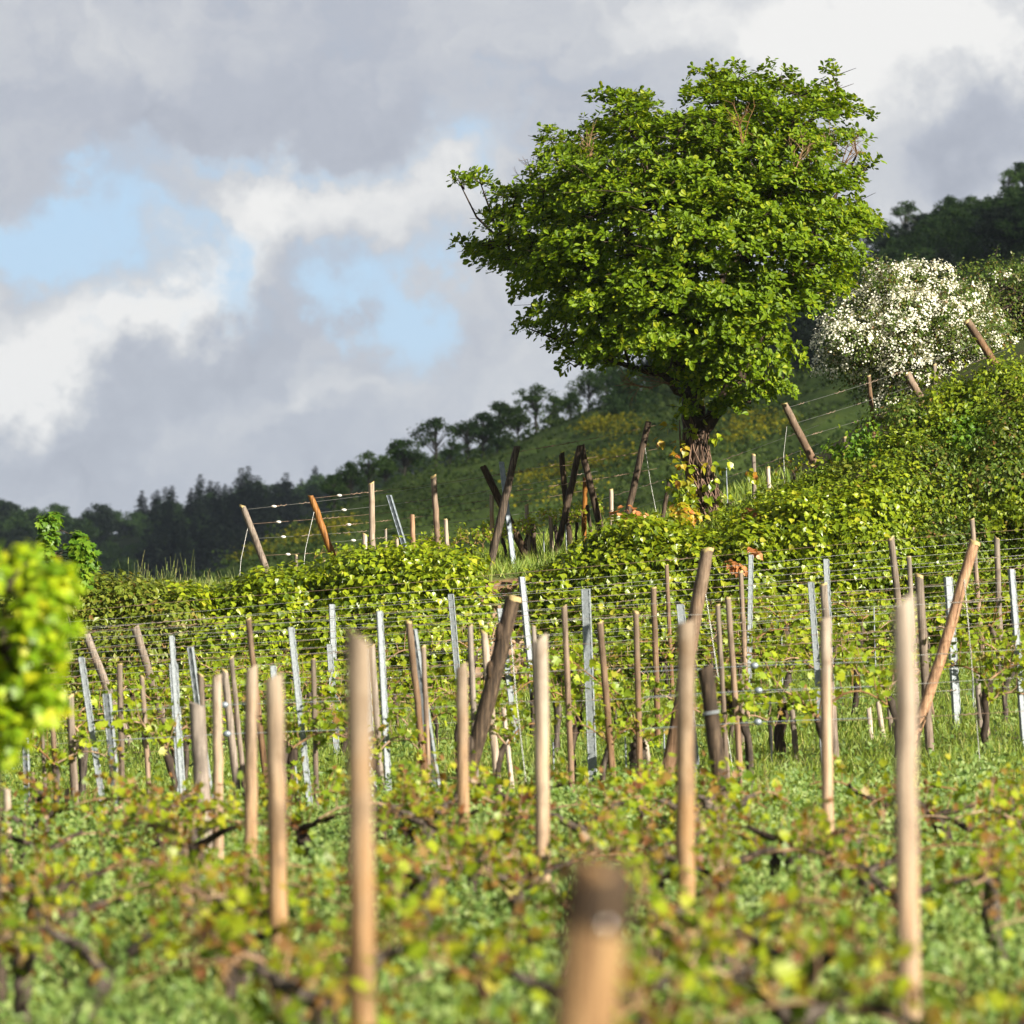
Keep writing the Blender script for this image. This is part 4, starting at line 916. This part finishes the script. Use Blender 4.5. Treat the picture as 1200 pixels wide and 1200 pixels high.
MID = [
 ((140, 778), (142, 880), 7, 'greyw', 'grey post left of the higher leaning grey brace'), ((166, 792), (171, 868), 6, 'redw', 'reddish post foot right beside the leaning grey brace'),
 ((82, 815), (89, 960), 9, 'greyw', 'stout grey post with yellow top right beside the young maple'), ((60, 815), (67, 960), 6, 'redw', 'thin reddish post, middle one beside the young maple'), ((48, 820), (54, 950), 5, 'greyw', 'thin grey post almost hidden by the young maple leaves'),
 ((235, 790), (238, 850), 8, 'greyw', 'stout grey post head above the thick weathered post'), ((263, 785), (276, 910), 9, 'greyw', 'grey post with a wire strainer between orange and pinkish stakes'), ((271, 770), (279, 850), 6, 'greyw', 'slim grey post behind the strainer post'), ((291, 725), (298, 790), 7, 'redw', 'dark reddish post against the ivy above the pinkish stake'),
 ((367, 772), (369, 850), 6, 'greyw', 'slim brown post between two metal posts before the left wall'), ((436, 757), (443, 860), 7, 'greyw', 'grey post close right of the widest pale stake'), ((479, 728), (492, 850), 8, 'redw', 'reddish post behind the leaning metal post'), ((496, 757), (500, 850), 6, 'redw', 'short reddish post right of the leaning metal post'),
 ((551, 733), (555, 840), 7, 'greyw', 'grey post above the slim tan stake'), ((567, 740), (582, 905), 9, 'pale', 'yellowish split post crossing behind the thick slanting brace'), ((625, 733), (629, 830), 6, 'greyw', 'grey post just behind the orange-tan middle stake'),
 ((661, 710), (668, 870), 7, 'redw', 'yellow-topped grey post left of the bright metal post'), ((703, 729), (719, 920), 8, 'redw', 'leaning brown post just right of the bright metal post'), ((745, 716), (748, 830), 7, 'redw', 'brown post above the gnarled vine trunk'), ((766, 688), (770, 830), 7, 'redw', 'taller brown post right of the gnarled vine'), ((781, 662), (786, 770), 5, 'redw', 'slim brown post rising to the ivy mound'),
 ((841, 708), (848, 830), 6, 'greyw', 'yellow-topped grey post, first of a trio right of the long brace'), ((853, 700), (863, 840), 7, 'redw', 'reddish post, middle of a trio right of the long brace'), ((868, 669), (874, 800), 6, 'redw', 'thin reddish post under the withered leaf bunch'), ((965, 684), (969, 740), 9, 'greyw', 'yellow-topped grey post behind the lone tan stake'),
 ((1044, 630), (1053, 710), 8, 'greyw', 'grey post rising above the nearest right stake'), ((1065, 652), (1068, 710), 6, 'greyw', 'thin grey post close right of the one above the nearest stake'), ((1077, 673), (1084, 790), 10, 'greyw', 'stout grey post with yellow head beside the nearest right stake'), ((1139, 608), (1146, 700), 6, 'redw', 'tall reddish post behind the head of the orange brace'), ((1168, 630), (1172, 750), 7, 'greyw', 'grey post between orange brace and right picture edge'),
]
for a, b_, wpx, mat, lab in MID: wood_post('wooden_post', a, b_, pickY(*a), wpx, mat, lab, group='wooden posts of the middle plot')
STUB = [((590, 830), (597, 895), 6, 'pale', 'pale short stake right of the thick slanting brace', 42), ((1018, 830), (1022, 880), 6, 'pale', 'pale short stake, left of three in the right grass', 48), ((1029, 822), (1037, 880), 6, 'pale', 'pale short stake, middle of three in the right grass', 48), ((1041, 824), (1047, 872), 6, 'greyw', 'grey short stake, right of three in the right grass', 48.2),
        ((1150, 812), (1158, 865), 7, 'pale', 'pale split stake near the right edge vine', 47), ((1145, 790), (1150, 860), 7, 'greyw', 'grey stake behind the pale split one at the right', 47.5), ((756, 865), (763, 912), 6, 'pale', 'pale short stake beside the gnarled vine', 44), ((928, 828), (932, 876), 7, 'greyw', 'brown short stake right of the forked dark vine trunk', 46), ((902, 832), (904, 880), 5, 'dark', 'dark short stake left of the forked vine trunk', 46.5),
        ((78, 925), (80, 968), 6, 'pale', 'pale short stake at the left among vines', 41), ((38, 905), (44, 965), 7, 'redw', 'reddish short stake beneath the young maple', 41), ((1088, 812), (1092, 845), 8, 'redw', 'reddish short stub behind the orange brace', 50), ((869, 790), (869, 860), 7, 'greyw', 'grey stub left of the close metal post', 47)]
for a, b_, wpx, mat, lab, Y in STUB: wood_post('short_stake', a, b_, Y, wpx, mat, lab, cut=False, group='short vine stakes', cat='stake')
RODS = [((670, 850), (671, 905), 45, 'thin pale rod left of the bright metal post'), ((732, 850), (733, 920), 44, 'thin pale rod left of the gnarled vine'), ((346, 898), (350, 945), 40, 'thin pale rod behind the second widest stake'), ((648, 870), (650, 915), 45, 'thin pale rod right of the orange-tan middle stake'),
        ((778, 850), (779, 890), 46, 'thin pale rod right of the gnarled vine'), ((902, 815), (904, 885), 45, 'thin pale rod in front of the forked vine trunk'), ((1140, 790), (1142, 840), 51, 'thin pale rod right of the right metal post'), ((1179, 815), (1181, 855), 51, 'thin pale rod near the right edge'), ((916, 745), (917, 790), 56, 'thin dark rod in the grass below the ivy bank'), ((1024, 712), (1025, 740), 57, 'thin rod at the foot of the ivy bank left of the nearest stake')]
for a, b_, Y, lab in RODS: rod(a, b_, Y, lab)
# terrace posts
TER = [
 ((284, 592), (322, 693), 62.6, 8, 'greyw', 'tan end post leaning left, the leftmost on the terrace', 'end'), ((364, 581), (396, 668), 63.0, 8, 'orange', 'orange-brown end post leaning left, second on the terrace', 'end'), ((435, 566), (437, 668), 62.5, 7, 'pale', 'straight tall tan post right of the second leaning end post', ''),
 ((347, 650), (348, 690), 63.5, 4, 'greyw', 'thin short post between the two leaning end posts', ''), ((380, 654), (381, 672), 62.6, 4, 'pale', 'stub just left of the orange end post foot', ''), ((427, 625), (429, 668), 63.0, 6, 'pale', 'pale short post left of the straight tall tan post', ''), ((332, 680), (333, 694), 62.5, 4, 'pale', 'tiny pale stub by the foot of the leftmost end post', ''),
 ((508, 557), (514, 655), 64.0, 7, 'redw', 'dark brown tall post with a broken head on the terrace', ''), ((483, 603), (484, 655), 64.0, 6, 'orange', 'orange-brown charred post between tilted metal and dark posts', ''), ((522, 608), (525, 660), 63.5, 5, 'pale', 'pale short post right of the broken-headed post', ''), ((452, 620), (453, 665), 64.5, 3, 'greyw', 'thin stick right of the straight tan post', ''), ((465, 630), (466, 660), 64.0, 4, 'pale', 'stub beside the tilted metal post', ''),
 ((576, 580), (577, 645), 65.5, 5, 'tan', 'orange lit post behind the crossed pair', ''), ((606, 523), (573, 668), 64.2, 9, 'dark', 'thick dark post with lit top leaning right, front of the crossed pair', 'br'), ((566, 546), (616, 650), 65.5, 9, 'dark', 'dark post leaning left, rear of the crossed pair', 'br'), ((617, 591), (619, 645), 66.0, 5, 'pale', 'pale post right of the crossed pair', ''), ((645, 605), (647, 645), 66.0, 5, 'pale', 'shorter pale post left of the dark frame', ''), ((624, 611), (625, 640), 66.5, 7, 'dark', 'black stump between the pale posts', ''),
 ((680, 522), (652, 650), 66.0, 8, 'dark', 'dark leg leaning right of the pointed post frame', 'br'), ((681, 523), (706, 628), 66.2, 8, 'dark', 'dark leg leaning left of the pointed post frame', 'br'), ((658, 531), (667, 632), 67.0, 7, 'dark', 'dark upright post behind the pointed frame', ''), ((686, 560), (684, 625), 67.0, 6, 'orange', 'peeling orange and white post inside the pointed frame', ''), ((688, 592), (694, 632), 66.6, 4, 'dark', 'thin dark stick inside the pointed frame', ''), ((716, 573), (717, 620), 66.0, 5, 'pale', 'pale post right of the pointed frame', ''), ((760, 494), (735, 605), 66.0, 8, 'dark', 'tall dark post leaning right just left of the big tree', 'br'),
 ((785, 560), (776, 610), 66.5, 5, 'dark', 'dark twisted stick in the shade left of the trunk', ''), ((883, 532), (884, 585), 65.5, 5, 'greyw', 'ragged bark post right of the trunk', ''), ((900, 547), (902, 588), 64.5, 5, 'pale', 'plain short post right of the ragged one', ''),
 ((919, 473), (966, 566), 63.6, 9, 'redw', 'long brown end post leaning left under the right branches', 'end'), ((1018, 440), (1024, 508), 66.0, 5, 'redw', 'slim post left of the white blossom', ''), ((1063, 438), (1087, 480), 65.5, 9, 'redw', 'short end post leaning left in front of the white blossom', 'end'), ((1095, 427), (1097, 475), 66.5, 5, 'greyw', 'thin post against the white blossom', ''), ((1133, 375), (1172, 436), 67.0, 9, 'redw', 'upper end post leaning left at the right of the blossom', 'end'),
 ((990, 512), (993, 535), 63.8, 5, 'greyw', 'short post peeping over the shrub', ''), ((974, 530), (977, 552), 63.6, 4, 'greyw', 'lowest stub peeping over the shrub right of the long end post', ''), ((767, 540), (770, 560), 63.0, 1, 'greyw', '', 'skip')]
for a, b_, Y, wpx, mat, lab, kd in TER:
    if kd == 'skip': continue
    nm = {'end': 'end_post', 'br': 'brace_post', '': 'wooden_post'}[kd]
    wood_post(nm, a, b_, Y, wpx, mat, lab, cut=mat in ('greyw', 'pale', 'redw') , group='posts on the terrace vineyard')
metal_post((455, 580), (479, 658), 63.5, 5, 'tilted grey metal post leaning left on the terrace', 'steeld', 'metal trellis posts')
metal_post((588, 541), (601, 652), 65.0, 5, 'blue-grey metal post between the crossed pair', 'steeld', 'metal trellis posts')
rod((637, 622), (638, 645), 65.5, 'thin steel rod beside the pale terrace posts'); rod((475, 640), (475, 662), 63.4, 'thin steel rod below the tilted metal post'); rod((663, 615), (664, 645), 65.8, 'thin steel rod under the pointed frame'); rod((851, 548), (852, 592), 65.5, 'thin steel rod just right of the trunk', 'steeld')

# ------------------------------------------------------------------ wires
def wire(pts, label, group, mat='wire', rad=.0026, bits=0, clips=(), r=np.random.default_rng(77)):
    P = np.array([tuple(p) for p in pts]); f = np.linspace(0, len(P) - 1, 24); P = np.stack([np.interp(f, range(len(P)), P[:, k]) for k in range(3)], -1)
    if len(pts) == 2: P[:, 2] -= .05 * np.sin(np.linspace(0, math.pi, 24)) * min(1.0, np.linalg.norm(P[-1] - P[0]) / 6)
    mb = MB(); tube(mb, P, rad, 4, cap=False); b_ = P[0].copy(); o = tag(mb.build('trellis_wire', [M[mat]], base=b_), label, 'wire', group)
    if bits:
        for k in range(bits):
            mb = MB(); i = r.integers(1, 22); q = P[i] + (P[i + 1] - P[i]) * r.random(); L = r.uniform(.03, .16); d = unit(P[i + 1] - P[i])
            g_ = np.linspace(-1, 1, 7)[:, None] * d * L + np.stack([np.zeros(7), np.sin(np.arange(7) * 2.1) * .008, np.cos(np.arange(7) * 2.1) * .010], -1); tube(mb, q + g_, .0042, 4, cap=False)
            mb.build('dry_tendril', [M['tendril']], o, b_)
    for cx in clips:
        i = int(np.argmin(abs(600 + P[:, 0] / (K * P[:, 1]) - cx))); q = P[i]; mb = MB()
        mb.add(sv * np.array([.035, .016, .018]) + q, [sf], 0, True); mb.build('strainer', [M['clip']], o, b_)
    return o
ordn = ['lowest', 'second', 'third', 'fourth', 'top']
rown = ['nearest', 'second', 'third', 'fourth', 'fifth', 'farthest']
for ri, y0 in enumerate(ROWS):
    for hi, h in enumerate((.62, .90, 1.14, 1.36, 1.58)):
        xl, xr = -(y0 * .105 + 2.2), (y0 * .105 + 3.0); pts = []
        for x in np.linspace(xl, xr, 9):
            y = y0 + RK * x; pts.append((x, y, g1(x, y) + h + random.uniform(-.012, .012)))
        wire(pts, f'{ordn[hi]} wire of the {rown[ri]} wired row in the middle plot', 'wires of the middle plot', 'wire' if (hi + ri) % 3 else 'rust', .0021, bits=7 if hi < 4 else 4)
# terrace wires
def tw(a, b_, Ya, Yb, label, clips=(), bits=6, mat='wire'): wire([at(*a, Ya), at(*b_, Yb)], label, 'wires of the terrace vineyard', mat, .0024, bits, clips)
for k, (ya, yb) in enumerate([(597, 552), (614, 582), (631, 604), (651, 630)]):
    tw((288 + k * 6, ya), (640, yb - 6), 62.6, 68, f'{["top", "second", "third", "fourth"][k]} wire running right from the leftmost leaning end post', (325 + k * 6, ), 6, 'rust' if k % 2 else 'wire')
for k, (ya, yb) in enumerate([(584, 555), (601, 572), (618, 592), (636, 615)]):
    tw((366 + k * 6, ya), (700, yb - 20), 63, 69, f'{["top", "second", "third", "fourth"][k]} wire running right from the orange-brown leaning end post', (396 + k * 5, ), 6, 'wire' if k % 2 else 'rust')
for k, (ya, yb) in enumerate([(478, 425), (496, 445), (512, 466), (533, 490), (552, 515)]):
    tw((922 + k * 10, ya), (1180, yb - 36), 63.6, 69, f'{ordn[4 - k]} wire running right from the long end post under the branches', (), 9)
for k, (ya, yb) in enumerate([(537, 478), (560, 500), (585, 535)]):
    tw((700, ya + 50), (960, yb + 20), 67, 66, f'{["top", "middle", "lowest"][k]} wire passing behind the big trunk', (), 5)
for k, (ya, yb) in enumerate([(532, 512), (556, 540), (577, 563)]):
    tw((590, ya), (770, yb - 14), 66.2, 67, f'{["top", "middle", "lowest"][k]} dark wire between the crossed pair and the tall dark post', (), 5, 'rust')
def guy(a, b_, Y, label):
    p0, p1 = at(*a, Y), at(*b_, Y - .3); mid = (p0 + p1) / 2 + Vector((-.03, 0, -.02)); p1.z = min(p1.z, g1(p1.x, p1.y)); wire([p0, mid, p1], label, 'guy wires of end posts', 'wire', .004)
guy((291, 615), (279, 695), 62.6, 'slack guy wire left of the leftmost leaning end post'); guy((368, 600), (353, 685), 62.9, 'slack guy wire left of the orange-brown leaning end post'); guy((756, 525), (775, 610), 65.8, 'guy wire from the tall dark post left of the trunk'); guy((598, 740), (622, 900), 38, 'frayed guy wire hanging right of the thick slanting brace'); guy((826, 690), (862, 870), 43, 'frayed guy wire hanging right of the long reddish brace'); guy((922, 500), (920, 560), 63.6, 'guy wire left of the long end post under the branches'); guy((1128, 660), (1150, 800), 42, 'frayed guy wire right of the orange brace')
for lab, px, py, Y in [('round grey wire strainer, upper one right of the leaning dark post', 884, 780, 38), ('round grey wire strainer, middle one right of the leaning dark post', 889, 809, 38), ('round grey wire strainer, lowest one right of the leaning dark post', 888, 846, 38), ('grey wire strainer beside the orange narrow stake', 263, 826, 38), ('grey wire strainer below the first beside the narrow stake', 266, 860, 38)]:
    c = np.array(at(px, py, Y)); mb = MB(); mb.add(sv * np.array([.032, .022, .026]) + c, [sf], 0, True); tube(mb, [c + [-.9, -.2, -.05], c, c + [.9, .2, .03]], .0022, 4, cap=False)
    tag(mb.build('wire_strainer', [M['steeld']], base=c), lab, 'wire strainer', 'wire strainers')

# ------------------------------------------------------------------ grapevines
def make_vine(seed, young):
    r = np.random.default_rng(seed); tr, ca, fo = MB(), [], MB()
    h = r.uniform(.30, .42) if young else r.uniform(.55, .68)
    n = 9; f = np.linspace(0, 1, n); P = np.stack([np.cumsum(r.normal(0, .018, n)) + .05 * np.sin(f * 4 + seed), np.cumsum(r.normal(0, .012, n)), -.1 + f * (h + .1)], -1)
    R = np.array([.040, .036, .032, .036, .030, .036, .042, .052, .034]) * (r.uniform(.9, 1.35) if young else r.uniform(.6, 1.0))
    tube(tr, P, R, 8, rough=.22, seed=seed)
    top = P[-1]; L = []
    for sgn in (-1, 1):
        mb = MB(); Ln = r.uniform(.55, .95) if young else r.uniform(.40, .62); k = 12 if young else 9; g_ = np.linspace(0, 1, k)
        arc = np.stack([sgn * g_ * Ln, r.normal(0, .02, k), .16 * np.sin(g_ * math.pi * r.uniform(.7, 1.05)) + r.uniform(-.06, .1) * g_], -1) + top
        tube(mb, arc, np.linspace(.011, .006, k), 5, cap=False)
        if young:
            q_ = arc[:6].copy(); q_[1:] += r.normal(0, .012, (5, 3)); tube(tr, q_, np.linspace(.034, .016, 6), 7, rough=.25, seed=seed)
        for i in range(1, k):
            if r.random() < (.48 if young else .9): L.append((arc[i], r.uniform(.06, .30 if young else .34)))
        ca.append(mb)
    for q in range(3): L.append((top + r.normal(0, .04, 3), r.uniform(.1, .3)))
    for (p, ln) in L:
        d = unit(np.array([r.normal(0, .35), r.normal(0, .35), 1])); e = p + d * ln
        tube(ca[0] if p[0] < top[0] else ca[1], [p, (p + e) / 2 + r.normal(0, .01, 3), e], [.005, .004, .002], 4, cap=False)
        nl = int(3 + ln * (25 if young else 30)); s_ = r.uniform(.15, 1, nl)[:, None]
        pos = p + d * ln * s_ + r.normal(0, .05, (nl, 3)); N = r.normal(0, .6, (nl, 3)) + [0, -.25, .7]; Tp = r.normal(0, 1, (nl, 3)) * [1, 1, .5] + [0, 0, -.2]
        inst(fo, PALM, pos, N, Tp, r.uniform(.04, .10 if young else .095, nl) * (1.15 - .45 * s_[:, 0]))
    return tr.mesh('trunk', [M['vinebark']]), [c.mesh('cane', [M['cane']]) for c in ca], fo.mesh('foliage', [M['vine_young' if young else 'vine']])
VP = {True: [make_vine(200 + k, True) for k in range(7)], False: [make_vine(300 + k, False) for k in range(6)]}
def vine(x, y, young, k, rz, sc_, label, group):
    tm, cm, fm = VP[young][k % len(VP[young])]
    e = empty('grapevine', (x, y, g1(x, y)), label, 'grapevine', group); e.rotation_euler = (0, 0, rz); e.scale = (sc_, sc_, sc_)
    new_obj('trunk', tm, e)
    for c in cm: new_obj('cane', c, e)
    new_obj('foliage', fm, e); return e
ords = ['first', 'second', 'third', 'fourth', 'fifth', 'sixth', 'seventh', 'eighth', 'ninth', 'tenth', 'eleventh', 'twelfth', 'thirteenth', 'fourteenth', 'fifteenth', 'sixteenth', 'seventeenth', 'eighteenth', 'nineteenth', 'twentieth', '21st', '22nd', '23rd', '24th', '25th', '26th', '27th', '28th', '29th', '30th']
r = np.random.default_rng(88); kk = 0
for c0, rn in ((-.7, 'leftmost near row'), (.9, 'row of the widest pale stake'), (2.5, 'row of the tan middle stakes'), (4.15, 'row of the lone tan stake'), (5.75, 'rightmost near row'), (.1, 'sparse row left of the widest pale stake'), (1.7, 'sparse row right of the widest pale stake'), (3.3, 'sparse row right of the tan middle stakes'), (4.95, 'sparse row right of the lone tan stake')):
    q = 0; y = 8.0
    while y < 33:
        x = c0 - .1 * y + r.normal(0, .06); px = 600 + x / (K * y)
        if -160 < px < 1360 and r.random() < ((.85 if y > 15 else .6) if 'sparse' not in rn else .36):
            vine(x, y, True, kk, r.normal(0, .5) + (0 if q % 3 else 1.5), r.uniform(.62, .86), f'{ords[q]} reddish-leaved grapevine from the front, {rn}', 'low grapevines in the near rows'); kk += 1; q += 1
        y += r.uniform(.85, 1.15)
for ri, y0 in enumerate(ROWS):
    q = 0; x = -(y0 * .105 + 1.0)
    while x < y0 * .105 + 1.3:
        y = y0 + RK * x
        if r.random() < .9:
            vine(x, y + r.normal(0, .05), False, kk, .2 + r.normal(0, .3), r.uniform(.8, 1.1), f'{ords[q]} yellow-green grapevine from the left in the {rown[ri]} wired row', 'grapevines of the middle plot'); kk += 1; q += 1
        x += r.uniform(.75, 1.05)
for i, (px, Y) in enumerate([(400, 63.5), (455, 64), (575, 65), (555, 64.6), (618, 65.6), (700, 66.8), (675, 66.5), (500, 64.2), (650, 66.5), (925, 64.0), (530, 64.2), (590, 66), (420, 64.3)]):
    x = (px - 600) * K * Y
    vine(x, Y, False, i, .3 * i, .62, ['small vine by the orange end post', 'small vine under the tilted metal post', 'dark-stemmed vine behind the foot of the thick leaning post', 'vine left of the crossed pair', 'vine right of the crossed pair', 'vine inside the pointed frame', 'vine left of the pointed frame', 'vine beside the broken-headed post', 'vine below the pale terrace posts', 'young vine at the long end post under the branches', 'vine right of the broken-headed post', 'vine shaded behind the crossed pair', 'small vine left of the straight tan post'][i] + ', leafing on the terrace', 'grapevines on the terrace')
# the three old vine stocks that stand out
def old_vine(pts, rad, label, sprout):
    P = [np.array(at(*p)) for p in pts]; P[0][2] = g1(P[0][0], P[0][1]) - .1; b_ = P[0].copy()
    e = empty('old_grapevine', b_, label, 'grapevine', 'old vine stocks'); mb = MB(); f = np.linspace(0, len(P) - 1, 14); P2 = np.stack([np.interp(f, range(len(P)), [q[k] for q in P]) for k in range(3)], -1); R2 = np.interp(f, range(len(rad)), rad)
    tube(mb, P2, R2, 10, rough=.25, seed=len(label)); top = P2[-1]
    for k in range(7): mb.add(sv * R2[-2] * random.uniform(.35, .6) + P2[10 + k % 4] + np.random.default_rng(k).normal(0, 1, 3) * R2[-2] * .8, [sf], 0, True)
    mb.build('trunk', [M['vinebark']], e, b_)
    cm, fm = MB(), MB(); rr_ = np.random.default_rng(len(label))
    for (px, py, Y) in sprout:
        q = np.array(at(px, py, Y)); m_ = (top + q) / 2 + rr_.normal(0, .03, 3) + [0, 0, .05]; tube(cm, [top, m_, q], [.010, .008, .004], 5, cap=False)
        nl = 26; s_ = rr_.uniform(.25, 1.05, nl)[:, None]; pos = top + (q - top) * s_ + rr_.normal(0, .05, (nl, 3)); inst(fm, PALM, pos, rr_.normal(0, .5, (nl, 3)) + [0, -.5, .7], rr_.normal(0, 1, (nl, 3)), rr_.uniform(.05, .10, nl))
    cm.build('cane', [M['cane']], e, b_); fm.build('foliage', [M['vine']], e, b_)
old_vine([(745, 925, 43.5), (746, 895, 43.5), (748, 878, 43.5), (750, 868, 43.5)], (.055, .065, .075, .05), 'gnarled dark vine stock with one long leafy cane reaching up left', [(735, 800, 43.4), (700, 790, 43.4), (662, 768, 43.3), (780, 840, 43.6), (715, 850, 43.4), (800, 850, 43.6)])
old_vine([(917, 890, 46), (913, 860, 46), (917, 838, 46), (918, 826, 46)], (.05, .045, .06, .045), 'forked dark vine stock in the grass left of the lone tan stake', [(880, 815, 46), (945, 815, 46), (900, 795, 46), (960, 840, 46)])
old_vine([(880, 905, 41), (878, 870, 41), (868, 840, 41), (850, 822, 41), (843, 812, 41)], (.035, .035, .036, .04, .045), 'grey lichen-covered vine stock curving left beside the leaning dark post', [(830, 800, 41), (870, 795, 41), (890, 820, 41)])

# ------------------------------------------------------------------ young maples
def maple(name, label, stem, clumps, mat, size, nl, guard=False):
    P = [np.array(at(*p)) for p in stem]; P[0][2] = g1(P[0][0], P[0][1]); b_ = P[0].copy(); e = empty(name, b_, label, 'tree'); rr_ = np.random.default_rng(len(label))
    mb = MB(); tube(mb, P, np.linspace(.015, .008, len(P)), 7)
    fm = MB()
    for (px, py, Y, ra) in clumps:
        c = np.array(at(px, py, Y)); a = min(P[1:], key=lambda q: np.linalg.norm(q - c)); tube(mb, [a, (a + c) / 2, c], [.008, .006, .003], 4, cap=False)
        k = int(nl * (ra / .12) ** 2); d = rnd(k, rr_); pos = c + d * ra * rr_.uniform(.3, 1.05, (k, 1)) * [1, 1, 1.15]
        inst(fm, PALM, pos, d + [0, -.3, .8] + rr_.normal(0, .4, (k, 3)), d * .7 + rr_.normal(0, .5, (k, 3)) + [0, 0, -.5], rr_.uniform(size * .65, size * 1.2, k))
    mb.build('stem', [M['vinebark']], e, b_); fm.build('foliage', [M[mat]], e, b_)
    if guard:
        gm = MB(); th = .028; q = b_; tube(gm, [q, q + [0, 0, .25]], [th, th], 8); gm.build('trunk_guard', [M['dark']], e, b_)
    return e
r = np.random.default_rng(14); cl = []
pol = np.array([(660, -20, 40), (690, -40, 85), (740, -60, 80), (800, -60, 62), (850, -40, 50), (885, -30, 22)], float)
for k in range(66):
    py = r.uniform(655, 882); x0, x1 = np.interp(py, pol[:, 0], pol[:, 1]), np.interp(py, pol[:, 0], pol[:, 2]); cl.append((r.uniform(x0 - 20, x1 + 2), py, 18.3 + r.normal(0, .14), r.uniform(.05, .09)))
cl += [(12, 652, 18.3, .05), (72, 668, 18.3, .055), (60, 682, 18.3, .06), (40, 690, 18.2, .06), (70, 765, 18.2, .05), (66, 828, 18.2, .045)]
maple('young_maple', 'bright yellow-green blurred young maple at the left picture edge', [(0, 1020, 18.3), (-3, 940, 18.3), (-3, 850, 18.3), (2, 760, 18.3), (8, 690, 18.3)], cl, 'maple', .052, 115, True)
cl = [(52, 612, 59.6, .10), (62, 608, 59.6, .10), (56, 628, 59.6, .12), (55, 645, 59.6, .10), (92, 630, 59.6, .09), (98, 645, 59.6, .13), (85, 642, 59.6, .10), (105, 655, 59.6, .10), (95, 660, 59.6, .14), (98, 678, 59.6, .10), (60, 660, 59.6, .08)]
maple('maple_sapling', 'sapling with two leafy green shoots against the dark far hill', [(85, 800, 59.6), (82, 730, 59.6), (70, 690, 59.6), (58, 650, 59.6), (56, 615, 59.6)], cl, 'maple_deep', .095, 85)

# ------------------------------------------------------------------ air
m = bpy.data.materials.new('haze_air'); m.use_nodes = True; t = NT(m.node_tree); t.n.clear(); o = t.node('ShaderNodeOutputMaterial')
pv = t.node('ShaderNodeVolumePrincipled'); pv.inputs['Color'].default_value = (.70, .82, 1, 1); pv.inputs['Density'].default_value = .00008; pv.inputs['Anisotropy'].default_value = .2
t.l.new(pv.outputs[0], o.inputs['Volume'])
mb = MB(); V = np.array([(x, y, z) for x in (-3200, 3200) for y in (-450, 4100) for z in (-80, 240)], float)
mb.add(V, [np.array([(0, 1, 3, 2), (4, 6, 7, 5), (0, 4, 5, 1), (2, 3, 7, 6), (0, 2, 6, 4), (1, 5, 7, 3)])])
tag(mb.build('haze', [m]), 'thin blue haze over the hills', kind='stuff')
